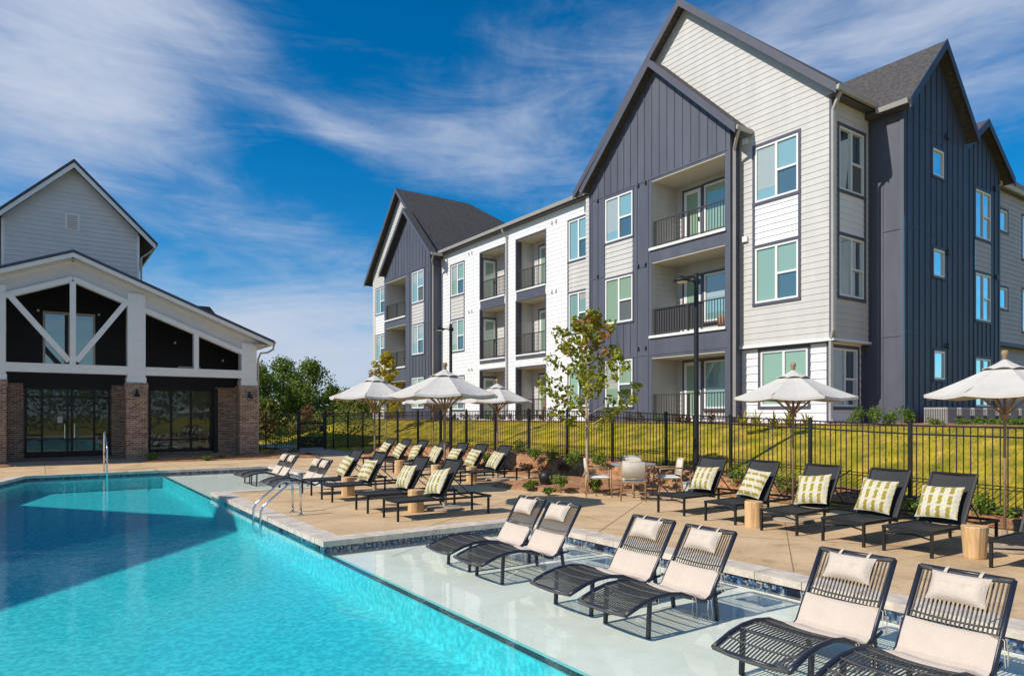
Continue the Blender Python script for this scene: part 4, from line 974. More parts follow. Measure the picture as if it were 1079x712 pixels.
def post(x,y,z0,z1,parent,r=.032):
    mb=MB(); mb.box(x-r,x+r,y-r,y+r,z0-.15,z1+.05); mb.add([(x-r-.006,y-r-.006,z1+.05),(x+r+.006,y-r-.006,z1+.05),(x+r+.006,y+r+.006,z1+.05),(x-r-.006,y+r+.006,z1+.05),(x,y,z1+.085)],[(0,1,4),(1,2,4),(2,3,4),(3,0,4),(3,2,1,0)]); return mb.build('post','black',parent)
for i,y in enumerate(py):
    post(13.5,y,ground(13.5,y),ft(y),fe)
    if i+1<len(py):
        mb=MB(); seg(mb,(13.5,y),(13.5,py[i+1]),ft(y),ft(py[i+1]),ground(13.5,y),ground(13.5,py[i+1]),18); mb.build('picket_panel','black',fe)
yl=py[-1]; print('last post',yl)
f2=empty('pool_fence',(0,0,0),0,label='short run of black picket fence from the clubhouse corner past the gate',category='fence')
YB=36.9
for x0,x1 in ((8.2,9.85),(9.85,11.5)):
    mb=MB(); seg(mb,(x0,YB),(x1,YB),2.0,2.0,0,0,14); mb.build('picket_panel','black',f2)
mb=MB(); seg(mb,(13.1,YB),(13.5,YB),2.0,2.0,0,0,4); seg(mb,(13.5,yl),(13.5,YB),2.0,2.0,ground(13.5,yl),0,14); mb.build('picket_panel','black',f2)
for x in (8.25,9.85,13.5): post(x,YB,0,2.0,f2)
gt=empty('fence_gate',(0,0,0),0,label='black metal pedestrian gate with solid kick plate at the end of the pool fence',category='gate')
post(11.55,YB,0,2.1,gt,.06); post(13.05,YB,0,2.1,gt,.06)
mb=MB(); seg(mb,(11.66,YB),(12.94,YB),1.98,1.98,0,0,12); mb.tube([(11.66,YB,.1),(11.66,YB,2)],.03,square=True); mb.tube([(12.94,YB,.1),(12.94,YB,2)],.03,square=True); mb.tube([(11.66,YB,1.45),(12.94,YB,1.45)],.06,square=True); mb.build('gate_leaf','black',gt)
mb=MB(); mb.box(11.7,12.9,YB-.03,YB+.01,.15,.72); mb.build('kick_plate','black',gt)
mb=MB(); mb.box(12.75,12.95,YB-.06,YB+.03,1.0,1.3); mb.build('latch','black',gt)
# ------------------------------------------------------------ deck chaise
def make_chaise():
    o=empty('chaise_lounge'); W=.31; Z=.335
    mb=MB()
    for s in (-1,1): mb.tube([(0.02,s*W,Z),(1.96,s*W,Z)],.021,square=True)
    for x in (.04,1.94): mb.tube([(x,-W,Z),(x,W,Z)],.02,square=True)
    mb.tube([(.95,-W,Z-.04),(.95,W,Z-.04)],.016,square=True)
    mb.build('frame','black',o)
    for x in (.045,1.9):
        for s in (-1,1):
            mb=MB(); mb.tube([(x,s*W,Z-.01),(x,s*W,0)],.019,square=True); mb.build('leg','black',o)
    mb=MB(); mb.tube([(.045,-W,Z-.10),(.2,0,Z-.085),(.045,W,Z-.10)],.012,6); mb.build('stretcher','black',o)
    mb=MB(); n=10
    for i in range(n):
        for j in range(4):
            def q(i,j):
                x=.05+.9*i/n; y=-W+.02+(2*W-.04)*j/4; return (x,y,Z+.012-.022*math.sin(math.pi*j/4))
            mb.add([q(i,j),q(i+1,j),q(i+1,j+1),q(i,j+1)],[(0,1,2,3)])
    mb.build('seat_sling','sling',o,True)
    a=Vector((.93,0,Z+.01)); b=Vector((1.34,0,1.02)); d=(b-a); nn=Vector((-d.z,0,d.x)).normalized()
    mb=MB()
    for s in (-1,1): mb.tube([a+Vector((0,s*(W-.01),0)),b+Vector((0,s*(W-.01),0))],.017,square=True)
    mb.tube([b+Vector((0,-W+.01,0)),b+Vector((0,W-.01,0))],.016,square=True)
    fr=mb.build('backrest','black',o)
    mb=MB()
    for i in range(8):
        for j in range(4):
            def q(i,j): p=a.lerp(b,i/8); y=-W+.03+(2*W-.06)*j/4; p=p-nn*.018*math.sin(math.pi*j/4); return (p.x,y,p.z)
            mb.add([q(i,j),q(i+1,j),q(i+1,j+1),q(i,j+1)],[(0,1,2,3)])
    mb.build('back_sling','sling',fr,True)
    mb=MB(); p=a.lerp(b,.55)
    for s in (-1,1): mb.tube([(p.x,s*.24,p.z),(1.62,s*.24,Z-.02)],.010,6)
    mb.tube([(1.62,-W,Z-.02),(1.62,W,Z-.02)],.010,6)
    mb.build('back_support','black',o)
    return o
def pillow_mesh(w_,h_,t,mtl,name='pillow',n=14,tuft=()):
    mb=MB(); 
    for s in (1,-1):
        base=len(mb.v)
        for i in range(n+1):
            for j in range(n+1):
                u=-1+2*i/n; v=-1+2*j/n
                e=(1-abs(u)**2.6)*(1-abs(v)**2.6); th=t*.5*max(e,0)**.5
                pin=1-.06*(1-u*u)-.0; pv=1-.06*(1-v*v)
                for (tu,tv) in tuft:
                    d2=(u-tu)**2*(w_/h_)**2+(v-tv)**2; th*=1-.62*math.exp(-d2/.04)
                mb.v.append((u*w_/2*(1-.07*(1-v*v)),v*h_/2*(1-.07*(1-u*u)),s*th))
        for i in range(n):
            for j in range(n):
                q=[base+i*(n+1)+j,base+(i+1)*(n+1)+j,base+(i+1)*(n+1)+j+1,base+i*(n+1)+j+1]
                mb.f.append(tuple(q if s>0 else q[::-1])); mb.m.append(0)
    return mb
ch0=make_chaise(); used=[False]
pil0=pillow_mesh(.55,.53,.18,'pillow').build('pillow','pillow',smooth=True)
pused=[False]
def chaise(x,y,label,pl,group,rot90=False,jz=0):
    o=ch0 if not used[0] else copy_tree(ch0); used[0]=True
    o.location=(x,y,0); o.rotation_euler=(0,0,jz); tagt(o,label,'chaise lounge',group)
    if pl:
        p=pil0 if not pused[0] else pil0.copy()
        if pused[0]: col.objects.link(p)
        pused[0]=True
        th=math.atan2(.675,.41)   # back slope
        # local frame: u (across), v (up the back), n (out of the back towards the feet)
        hx,hz=.93,.345
        nrm=Vector((-math.sin(th),0,math.cos(th))); up=Vector((math.cos(th),0,math.sin(th)))
        c=Vector((x,y,0))+Vector((hx,0,hz))+up*.27+nrm*.11
        ex=Vector((0,-1,0)); m=Matrix((ex,up,ex.cross(up))).transposed()
        if rot90: m=m@Matrix.Rotation(math.pi/2,3,'Z')
        m=m@Matrix.Rotation(R(wr.uniform(-9,9)),3,'Z')@Matrix.Rotation(R(wr.uniform(-3,6)),3,'X')
        p.matrix_world=Matrix.Translation(c)@m.to_4x4(); p.scale=(wr.uniform(.95,1.03),wr.uniform(.95,1.03),wr.uniform(.9,1.1))
        tagt(p,pl,'pillow','patterned olive pillows on the deck lounges')
G1='black sling chaise lounges by the fence'; G2='black sling chaise lounges on the pool peninsula'; G3='black sling chaise lounges in the far row'
Rr=[(9.75,8.85),(9.66,7.65),(9.57,6.45),(9.52,5.38),(9.50,4.48)]
nmR=['farthest, beside the lamp post','second from the lamp post','just right of the third umbrella pole, by the stump','between two others without a stump, fourth from the lamp post','next to the pale stump, under the big right umbrella']
nmR=['black chaise lounge nearest the tall lamp post, farthest of the right-hand row','black chaise lounge second from the lamp post, left of the stump under the middle-right umbrella','black chaise lounge just right of the middle-right umbrella pole','black chaise lounge fourth from the lamp post, with open deck on both sides','black chaise lounge with the tapered pale stump at its right side']
pnR=['olive patterned pillow on the lounge nearest the lamp post','olive patterned pillow on the lounge left of the middle-right umbrella pole','olive patterned pillow on the lounge right of the middle-right umbrella pole','olive patterned pillow on the fourth lounge from the lamp post','olive patterned pillow on the lounge beside the tapered pale stump']
for i,(x,y) in enumerate(Rr): chaise(x,y,nmR[i],pnR[i],G1,rot90=(i==1),jz=R(wr.uniform(-2.5,2.5)))
chaise(9.5,3.19,'black chaise lounge cut off by the right edge of the photo',None,G1)
Ar=[(5.15,15.95),(5.12,14.5),(5.1,12.5),(5.13,11.25)]
nA=['black chaise lounge farthest along the front row on the pool peninsula','second black chaise lounge of the peninsula front row, right of its first stump','third black chaise lounge of the peninsula front row, behind the nearest one','nearest black chaise lounge on the pool peninsula, at the coping corner']
pA=['olive pillow on the farthest lounge of the peninsula front row','olive pillow on the second lounge of the peninsula front row','olive pillow on the third lounge of the peninsula front row','olive pillow on the nearest lounge of the peninsula, beside its round stump']
for i,(x,y) in enumerate(Ar): chaise(x,y,nA[i],pA[i],G2,rot90=(i in (0,1)),jz=R(wr.uniform(-3,3)))
Bb=[(9.42,y) for y in (23.2,21.95,20.7,19.3,18.1,17.0,15.8)]
ordn=['farthest','second farthest','third farthest','middle, fourth','fifth','sixth','nearest']
for i,(x,y) in enumerate(Bb): chaise(x,y,'%s black chaise lounge in the back row before the planting bed'%ordn[i],'olive pillow on the %s lounge of the back row'%ordn[i],G3,rot90=(i in (0,1,2,4,5)),jz=R(wr.uniform(-3,3)))
# ------------------------------------------------------------ in-pool loungers
def make_ledge():
    o=empty('pool_lounger'); W=.32
    prof=[(0,.06),(.10,.095),(.22,.135),(.38,.165),(.56,.17),(.74,.145),(.90,.085),(1.02,.035),(1.10,.025),(1.17,.06),(1.24,.17),(1.33,.30),(1.56,.65)]
    base=.21
    P=[(x,z+base) for x,z in prof]
    mb=MB()
    for s in (-1,1): mb.tube([(x,s*W,z) for x,z in P],.021,8)
    mb.tube([(P[0][0],-W,P[0][1]),(P[0][0],W,P[0][1])],.016,8); mb.tube([(P[-1][0],-W,P[-1][1]),(P[-1][0],W,P[-1][1])],.018,8)
    mb.build('frame','navymetal',o,True)
    for x,zt in ((.34,.155),(1.25,.14)):
        for s in (-1,1):
            mb=MB(); xe=x+(.06 if x>1 else -.02)
            mb.tube([(x,s*(W-.03),zt+base),(xe,s*(W-.03),0)],.018,square=True); mb.build('leg','navymetal',o)
    mb=MB(); mb.tube([(.34,-W,.145+base),(.34,W,.145+base)],.014,8); mb.tube([(1.17,-W,.05+base),(1.38,-W+.02,.08+base)],.014,6); mb.tube([(1.17,W,.05+base),(1.38,W-.02,.08+base)],.014,6); mb.build('crossbar','navymetal',o)
    # wicker strips along the length
    mb=MB(); n=20
    def PP(t):
        L_=[0]; 
        for a,b in zip(P,P[1:]): L_.append(L_[-1]+math.hypot(b[0]-a[0],b[1]-a[1]))
        t*=L_[-1]
        for k in range(len(P)-1):
            if t<=L_[k+1]+1e-9:
                f=(t-L_[k])/(L_[k+1]-L_[k]); return (lerp(P[k][0],P[k+1][0],f),lerp(P[k][1],P[k+1][1],f))
        return P[-1]
    for i in range(n):
        y=-W+.03+(2*W-.06)*i/(n-1)
        sag=.03*(1-(y/W)**2)
        mb.tube([(PP(k/26)[0],y,PP(k/26)[1]-sag*.6) for k in range(27)],.0068,5)
    mb.build('wicker_strips','wicker',o,True)
    mb=MB()
    for t in (0,.09,.18,.27,.36,.45,.80,.995):
        x,z=PP(t); mb.tube([(x,y*W,z-.018*(1-y*y)+.004) for y in (-1,-.5,0,.5,1)],.008 if t not in(0,.995) else .020,6)
    mb.build('wicker_bands','wicker',o,True)
    # seat cushion: from ~x .86 to back .3 up
    mb=MB(); K=20; J=8; top=[];bot=[]
    for side in (0,1):
        for k in range(K+1):
            t=.47+.30*k/K; x,z=PP(t); x2,z2=PP(min(t+.01,1)); dx,dz=x2-x,z2-z; l=math.hypot(dx,dz); nx,nz=-dz/l,dx/l
            for j in range(J+1):
                v=-1+2*j/J; ed=min(1,(1-abs(v))*6)**.5 if abs(v)<1 else 0; ek=min(1,min(k,K-k)/1.5)**.5
                h=.012+ (.035*ed*ek if side==0 else 0)-.018*(1-v*v)+ (0.01*(v*v))
                mb.v.append((x+nx*h,v*(W-.005),z+nz*h))
    st=(K+1)*(J+1)
    for side in (0,1):
        for k in range(K):
            for j in range(J):
                q=[side*st+k*(J+1)+j,side*st+(k+1)*(J+1)+j,side*st+(k+1)*(J+1)+j+1,side*st+k*(J+1)+j+1]; mb.f.append(tuple(q)); mb.m.append(0)
    cu=mb.build('seat_cushion','cushion',o,True)
    mb=MB()
    for t,s in ((.475,-1),(.475,1),(.60,-1),(.60,1),(.765,-1),(.765,1)):
        x,z=PP(t)
        for q in (-1,1):
            mb.tube([(x,s*(W-.01),z+.01),(x+q*.02,s*(W+.03),z+.0),(x+q*.035,s*(W+.034),z-.10),(x+q*.02+.01,s*(W+.032),z-.19)],.004,4)
    mb.build('cushion_tie','cushion',cu)
    # headrest pillow
    hp=pillow_mesh(.41,.24,.14,'cushion',tuft=((-.4,0),(.4,0)))
    th=math.atan2(.35,.23); up=Vector((math.cos(th),0,math.sin(th))); nrm=Vector((-math.sin(th),0,math.cos(th)))
    top=Vector((1.56,0,.86)); c=top-up*.16+nrm*.055
    ex=Vector((0,-1,0)); m=Matrix((ex,up,nrm)).transposed(); hp.v=[tuple(m@Vector(p)+c) for p in hp.v]
    h_=hp.build('headrest_pillow','cushion',o,True)
    mb=MB()
    for s in (-.12,.12):
        p0=c+Vector((0,s,0))+up*.09; p1=top+Vector((0,s,0))+nrm*.026+up*.0; p2=top+Vector((0,s,0))+up*.028; p3=top+Vector((0,s,0))-nrm*.028
        for a,b in ((p0,p1),(p1,p2),(p2,p3)):
            mb.add([a+Vector((0,-.012,0)),a+Vector((0,.012,0)),b+Vector((0,.012,0)),b+Vector((0,-.012,0))],[(0,1,2,3)])
    mb.build('strap','cushion',h_)
    return o
le0=make_ledge(); lu=[False]
def ledge(x,y,label,group,jz=0.):
    o=le0 if not lu[0] else copy_tree(le0); lu[0]=True
    o.location=(x,y,SZ); o.rotation_euler=(0,0,jz); tagt(o,label,'pool lounger',group)
G4='wave-shaped wicker loungers standing in the shallow water'
ledge(4.38,8.05,'far-left wicker lounger of the pair nearest the coping corner in the shallow shelf',G4,R(-1))
ledge(4.35,7.23,'right wicker lounger of the pair nearest the coping corner in the shallow shelf',G4,R(.5))
ledge(4.36,5.60,'left wicker lounger of the middle pair in the shallow shelf',G4,R(.5))
ledge(4.32,4.76,'right wicker lounger of the middle pair in the shallow shelf',G4,R(0))
ledge(4.30,3.13,'left wicker lounger of the large closest pair in the shallow shelf',G4,R(1.5))
ledge(4.28,2.30,'closest wicker lounger, cut off by the bottom right corner',G4,R(.5))
ledge(4.95,21.85,'farthest wicker lounger in the water beyond the peninsula',G4)
ledge(4.95,21.05,'second farthest wicker lounger in the water beyond the peninsula',G4)
ledge(5.0,18.95,'third wicker lounger in the water beyond the peninsula, foot end low by the chaises',G4)
ledge(4.95,18.15,'nearest wicker lounger in the water beyond the peninsula, behind the chrome ladder',G4)
# ------------------------------------------------------------ umbrellas
def make_umb():
    o=empty('patio_umbrella'); n=8; Rr_=1.06; ze=2.30; zt=2.80
    mb=MB(); mb.lathe([(.0,.0),(.33,.0),(.34,.02),(.33,.05),(.10,.065),(.045,.075),(.04,.30),(.0,.30)],28); mb.build('base','basestone',o)
    mb=MB(); mb.lathe([(.020,.05),(.020,2.82)],12); mb.build('pole','wood',o,True)
    mb=MB(); mb.lathe([(.02,2.80),(.035,2.82),(.03,2.85),(.045,2.88),(.05,2.91),(.035,2.945),(.0,2.95)],12); mb.build('finial','wood',o,True)
    # canopy
    mb=MB(); K=7; rings=[]
    ra=random.Random(5)
    def pt(i,k,sub,S=4):
        a0=2*math.pi*i/n; t=k/K; f=sub/S
        a=a0+2*math.pi/n*f
        rr=Rr_*(.16+.84*t); chord=math.cos(math.pi/n)/math.cos(math.pi/n-2*math.pi/n*f) if 0<f<1 else 1
        z=ze+(zt-.10-ze)*(1-t)**1.12
        z-=.035*math.sin(math.pi*f)*t      # sag between ribs
        r_=rr*chord*(1-.02*math.sin(math.pi*f)*t)
        return (r_*math.cos(a),r_*math.sin(a),z)
    S=4
    for i in range(n):
        for s in range(S):
            for k in range(K):
                p=[pt(i,k,s),pt(i,k+1,s),pt(i,k+1,s+1),pt(i,k,s+1)]; mb.add(p,[(0,1,2,3)])
            # hem drop
            a=Vector(pt(i,K,s)); b=Vector(pt(i,K,s+1)); dn=Vector((0,0,-.045)); mb.add([a,b,b+dn,a+dn],[(0,1,2,3)])
    cn=mb.build('canopy','canopy',o)
    mb=MB()
    for i in range(n):    # vent cap with scalloped edge
        for s in range(S):
            def q(f,t):
                a=2*math.pi*(i+f)/n; chord=math.cos(math.pi/n)/math.cos(math.pi/n-2*math.pi/n*f) if 0<f<1 else 1
                r_=.30*t*chord; z=zt+.01-.17*t**.8-(.022*math.sin(math.pi*f) if t==1 else 0)*-1; return (r_*math.cos(a),r_*math.sin(a),z+.02)
            for t0,t1 in ((0.03,.35),(.35,.7),(.7,1.)): mb.add([q(s/S,t0),q(s/S,t1),q((s+1)/S,t1),q((s+1)/S,t0)],[(0,1,2,3)])
    mb.build('vent_cap','canopy',cn)
    for i in range(n):
        a=2*math.pi*i/n; c,s=math.cos(a),math.sin(a)
        mb=MB(); mb.tube([(.03*c,.03*s,zt-.14),(.5*c*1.,.5*s,ze+.20),(1.04*c,1.04*s,ze-.005)],.011,square=True); mb.tube([(.05*c,.05*s,2.02),(.55*c,.55*s,ze+.17)],.012,square=True); mb.build('rib','wood',o)
    mb=MB(); mb.lathe([(.02,1.93),(.055,1.94),(.055,2.0),(.02,2.02)],12); mb.lathe([(.02,zt-.19),(.05,zt-.18),(.05,zt-.12),(.02,zt-.11)],12); mb.build('hub','wood',o)
    return o
um0=make_umb(); uu=[False]
def umb(x,y,label,rz,sc_=1.0,tz=1.):
    o=um0 if not uu[0] else copy_tree(um0); uu[0]=True
    o.location=(x,y,0); o.rotation_euler=(0,0,R(rz)); o.scale=(sc_,sc_,tz); tagt(o,label,'umbrella','off-white octagonal canvas umbrellas around the pool')
umb(6.58,15.2,'off-white canvas umbrella farthest left, over the front row of chaises',10,1.02,1.0)
umb(6.61,11.85,'large off-white canvas umbrella over the nearest chaise of the peninsula',31,1.05,.985)
umb(10.7,19.95,'off-white canvas umbrella half hidden behind the large one of the peninsula',5,1.0,1.0)
umb(10.88,16.42,'off-white canvas umbrella over the near end of the back row, before the white facade',24,1.0,.99)
umb(10.93,7.05,'off-white canvas umbrella in the middle of the right-hand lounges, before the white ground floor',14,1.0,.945)
umb(10.95,3.85,'off-white canvas umbrella at the right edge, before the air conditioners',38,.93,.935)
# ------------------------------------------------------------ stump side tables
def stump(x,y,label,taper=1.0,h=.43,r=.15,seed=1):
    rr=random.Random(seed); mb=MB(); n=20; ph=[rr.uniform(0,6.28) for _ in range(4)]
    levels=[(0,.97),(.02,1.),(h*.35,.99),(h*.7,1.),(h-.012,1.0),(h,.965)]
    for z,s in levels:
        tp=lerp(1.0,taper,z/h)
        for j in range(n):
            a=2*math.pi*j/n; q=r*s*tp*(1+.035*math.sin(2*a+ph[0])+.03*math.sin(3*a+ph[1])+.012*math.sin(7*a+ph[2])); mb.v.append((q*math.cos(a),q*math.sin(a),z))
    k=len(levels)
    for i in range(k-1):
        for j in range(n): mb.f.append((i*n+j,i*n+(j+1)%n,(i+1)*n+(j+1)%n,(i+1)*n+j)); mb.m.append(0)
    mb.f.append(tuple(range(n-1,-1,-1))); mb.m.append(0); mb.f.append(tuple((k-1)*n+j for j in range(n))); mb.m.append(0)
    o=mb.build('stump_table','stump'); o.location=(x,y,0); o.rotation_euler=(0,0,rr.uniform(0,6)); tagt(o,label,'side table','tree-stump side tables between the lounges')
stump(5.91,15.2,'round wooden stump table between the two farthest front-row chaises',seed=1)
stump(5.98,11.87,'round wooden stump table beside the nearest chaise of the peninsula',seed=2)
stump(9.5,20.0,'wooden stump table farthest back, left in the back row of chaises',seed=3)
stump(9.5,17.55,'wooden stump table midway along the back row of chaises',seed=4)
stump(10.0,16.4,'wooden stump table by the nearest chaise of the back row',seed=5)
stump(9.8,7.05,'wooden stump table under the middle-right umbrella',seed=6,r=.145)
stump(10.02,3.86,'tapered pale stump table at the right edge, wider at its top',taper=1.22,seed=7,r=.13,h=.42)
# ------------------------------------------------------------ dining set
def table():
    o=empty('dining_table',(11.3,11.35,0),0,label='round grey-topped dining table with four woven chairs around it',category='table')
    mb=MB(); mb.lathe([(.0,.715),(.50,.715),(.52,.725),(.52,.74),(.50,.75),(.0,.75)],36); mb.build('tabletop','tabletop',o)
    for k in range(4):
        a=math.pi/4+k*math.pi/2; mb=MB(); mb.tube([(.12*math.cos(a),.12*math.sin(a),.71),(.10*math.cos(a),.10*math.sin(a),.35),(.36*math.cos(a),.36*math.sin(a),0)],.022,square=True); mb.build('leg','teak',o)
    mb=MB(); mb.lathe([(.13,.32),(.13,.36)],12); mb.build('stretcher','teak',o)
table()
def make_chair():
    o=empty('dining_chair')
    for s in (-1,1):
        mb=MB(); mb.tube([(-.25,s*.26,.64),(-.26,s*.27,.3),(-.28,s*.28,0)],.019,8,.014); mb.build('leg','teak',o,True)
        mb=MB(); mb.tube([(.30,s*.235,.86),(.24,s*.25,.45),(.30,s*.265,0)],.019,8,.014); mb.build('leg','teak',o,True)
        mb=MB(); mb.tube([(-.25,s*.26,.64),(0,s*.27,.655),(.27,s*.25,.66)],.016,8); mb.build('armrest','teak',o,True)
    mb=MB(); mb.tube([(.24,-.25,.2),(.24,.25,.2)],.01,6); mb.tube([(-.25,-.26,.2),(-.25,.26,.2)],.01,6); mb.tube([(-.26,-.26,.40),(-.26,.26,.40)],.014,6); mb.tube([(.25,-.25,.40),(.25,.25,.40)],.014,6); mb.build('stretcher','teak',o)
    c=pillow_mesh(.52,.50,.09,'trimwhite'); c.v=[(x,y,z+.44) for x,y,z in c.v]; c.build('seat_cushion','trimwhite',o,True)
    mb=MB()
    n=22
    for i in range(n):
        y0=-.225+.45*i/(n-1); y1=y0; bow=.035*(1-(y0/.225)**2)
        mb.tube([(.305+bow,y0,.85),(.285+bow*1.3,y0,.68),(.265+bow,y0,.50)],.0118,5)
    mb.tube([(.30,-.235,.86),(.34,0,.865),(.30,.235,.86)],.015,6); mb.tube([(.26,-.245,.49),(.30,0,.49),(.26,.245,.49)],.013,6)
    mb.build('backrest','rope',o,True)
    return o
dc0=make_chair(); du=[False]
def dch(x,y,rz,label):
    o=dc0 if not du[0] else copy_tree(dc0); du[0]=True
    o.location=(x,y,0); o.rotation_euler=(0,0,rz); tagt(o,label,'chair','woven dining chairs around the round table')
# chair faces -x locally (back at +x)
for ang,dist,lab in ((-135,.76,'woven-back dining chair with its back to the pool, in front of the table'),(142,.80,'woven-back dining chair left of the round table, its white seat showing'),(48,.72,'woven-back dining chair behind the round table, mostly hidden'),(-32,.80,'woven-back dining chair right of the round table')):
    dch(11.3+dist*math.cos(R(ang)),11.35+dist*math.sin(R(ang)),R(ang),lab)
# ------------------------------------------------------------ ladder rails
for k,(y,lab) in enumerate(((13.22,'far chrome grab rail of the pool ladder on the peninsula coping'),(12.72,'near chrome grab rail of the pool ladder on the peninsula coping'))):
    mb=MB(); pts=[(4.03,y,0),(4.03,y,.46),(4.015,y,.54),(3.96,y,.595),(3.88,y,.605),(3.80,y,.58),(3.5,y,.34),(3.36,y,.22),(3.31,y,.12),(3.30,y,0),(3.30,y,-.25),(3.33,y,-.31),(3.38,y,-.318)]
    mb.tube(pts,.021,10); o=mb.build('pool_grab_rail','chrome',smooth=True); tagt(o,lab,'pool rail','chrome ladder rails at the pool edge')
    mb=MB(); mb.lathe([(.0,0.001),(.05,.001),(.048,.018),(.024,.022),(0,.022)],16,(4.03,y)); mb.build('escutcheon','chrome',o)
mb=MB(); x=1.8; y=24.5
mb.tube([(x,26.35,0),(x,26.35,1.18),(x,26.25,1.3),(x,26.1,1.34),(x,25.95,1.30),(x,25.5,1.05),(x,25.2,.9),(x,25.1,.75),(x,25.1,-.5)],.024,10); mb.tube([(x,26.35,.62),(x,25.1,.40)],.018,8)
o=mb.build('handrail','chrome',smooth=True); tagt(o,'polished steel handrail at the entry steps before the clubhouse','handrail')
# ------------------------------------------------------------ lamp posts
def lamp(x,y,z0,zt,label,dx,block=True,rz=0.):
    o=empty('lamp_post',(x,y,0),rz,label=label,category='lamp post',group='black pole lamps along the fence')
    if block:
        mb=MB(); mb.box(-.24,.24,-.24,.24,0,z0); mb.build('footing','concrete',o)
    mb=MB(); mb.lathe([(.0,z0),(.12,z0),(.12,z0+.12),(.075,z0+.14),(.062,z0+.15),(.056,zt),(0,zt)],16); mb.build('pole','black',o)
    mb=MB(); mb.tube([(0,0,zt-.22),(-.46*dx,0,zt-.18)],.022,8); mb.tube([(0,0,zt-.10),(-.2*dx,0,zt-.15)],.012,6); mb.box(-.05,.09,-.05,.05,zt-.26,zt-.14); mb.build('arm','black',o)
    c=(-.50*dx,0); mb=MB(); mb.lathe([(.0,zt-.12),(.06,zt-.13),(.10,zt-.17),(.20,zt-.21),(.215,zt-.235),(.205,zt-.26),(0.,zt-.262)],24,c); h=mb.build('lamp_head','black',o,True)
    mb=MB(); mb.lathe([(0,zt-.285),(.12,zt-.283),(.13,zt-.263),(0,zt-.2625)],20,c); mb.build('lens','trimwhite',h)
    return o
lamp(13.0,10.95,.26,5.28,'tall black lamp post on a white concrete block before the charcoal gable bay',1)
lamp(12.75,22.4,.1,5.3,'tall black lamp post behind the large peninsula umbrella',1,False)
# ------------------------------------------------------------ landscape speaker
mb=MB(); mb.lathe([(0,0),(.15,0),(.155,.04),(.15,.07),(.165,.10),(.185,.2),(.17,.29),(.12,.35),(.05,.375),(0,.38)],20); o=mb.build('landscape_speaker','black',smooth=True); o.location=(10.75,13.95,.06); tagt(o,'small black dome speaker in the mulch beside the deck','speaker')
# ------------------------------------------------------------ air conditioners
def make_ac():
    o=empty('air_conditioner')
    mb=MB(); s=.33
    for i in range(14):
        t=-s+2*s*i/13
        for q in (-s,s): mb.box(q-.008,q+.008,t-.012,t+.012,.08,.62); mb.box(t-.012,t+.012,q-.008,q+.008,.08,.62)
    for zz in (.06,.60): 
        mb.box(-s-.015,s+.015,-s-.015,-s+.02,zz,zz+.06); mb.box(-s-.015,s+.015,s-.02,s+.015,zz,zz+.06); mb.box(-s-.016,-s+.02,-s+.02,s-.02,zz,zz+.06); mb.box(s-.02,s+.016,-s+.02,s-.02,zz,zz+.06)
    mb.build('cabinet','acgrey',o)
    mb=MB(); mb.box(-s+.02,s-.02,-s+.02,s-.02,.05,.6); mb.build('coil','acdark',o)
    mb=MB(); mb.lathe([(0,.63),(.27,.63),(.28,.65),(0,.66)],20); mb.build('fan_grille','acgrey',o)
    mb=MB(); mb.box(-.45,.45,-.45,.45,-.05,.05); mb.build('pad','concrete',o)
    return o
ac=make_ac()
for i in range(8):
    o=ac if i==0 else copy_tree(ac); o.location=(21.35+.88*i,9.1,1.55); o.scale=(.9,.9,.82)
    o['category']='air conditioner'; o['group']='air conditioning units beside the navy side wing'
    o['label']='leftmost grey air conditioning unit, its lit side fully in view' if i==0 else 'grey air conditioning unit farther along the row by the navy wall'
# ------------------------------------------------------------ foliage
def leafcloud(mb,center,rad,n,size,r,shell=.55,flat=.6):
    for _ in range(n):
        while True:
            p=Vector((r.uniform(-1,1),r.uniform(-1,1),r.uniform(-1,1)))
            if p.length<1 and (p.length>shell or r.random()<.35): break
        c=Vector((center[0]+p.x*rad[0],center[1]+p.y*rad[1],center[2]+p.z*rad[2]))
        nn=(Vector((r.gauss(0,1),r.gauss(0,1),r.gauss(0,1)+.6))+p*.8).normalized(); a=nn.orthogonal().normalized(); a=(Matrix.Rotation(r.uniform(0,6.28),3,nn)@a); b=nn.cross(a)
        s=size*r.uniform(.6,1.3)
        mb.add([c-a*s,c-b*s*flat,c+a*s,c+b*s*flat],[(0,1,2,3)])
def tree(x,y,z0,h,cw,label,mtl,seed,leaves=6000,ls=.16,trunk_h=.25,clumps=38,cat='tree',group=None,name='tree'):
    r=random.Random(seed); o=empty(name,(x,y,z0),r.uniform(0,6),label=label,category=cat)
    if group: o['group']=group
    tb=MB(); tb.tube([(0,0,-.2),(.05*h*.1,0,h*.3),(0,.03*h*.2,h*.6)],h*.028,8,h*.012)
    cm=MB()
    for k in range(clumps):
        t=r.random(); zz=h*(trunk_h+(1-trunk_h)*t*.93)
        prof=math.sin(math.pi*min(1,(t*.85+.18)))**.7
        a=r.uniform(0,6.28); rr=cw*.5*prof*math.sqrt(r.random())*.85
        c=(rr*math.cos(a),rr*math.sin(a),zz); s=cw*.17*r.uniform(.6,1.25)
        if k%3==0: tb.tube([(0,0,zz*.65),(c[0]*.6,c[1]*.6,zz*.85),c],h*.009,5,h*.003)
        leafcloud(cm,c,(s,s,s*.75),leaves//clumps,ls,r,.4)
    tb.build('trunk','bark',o); cm.build('crown',mtl,o)
    return o
def gp(px,d): # world point at pixel column, depth
    r_=(px-540)/719*d; return (Fx*d+Rx*r_,Fy*d+Ry*r_)
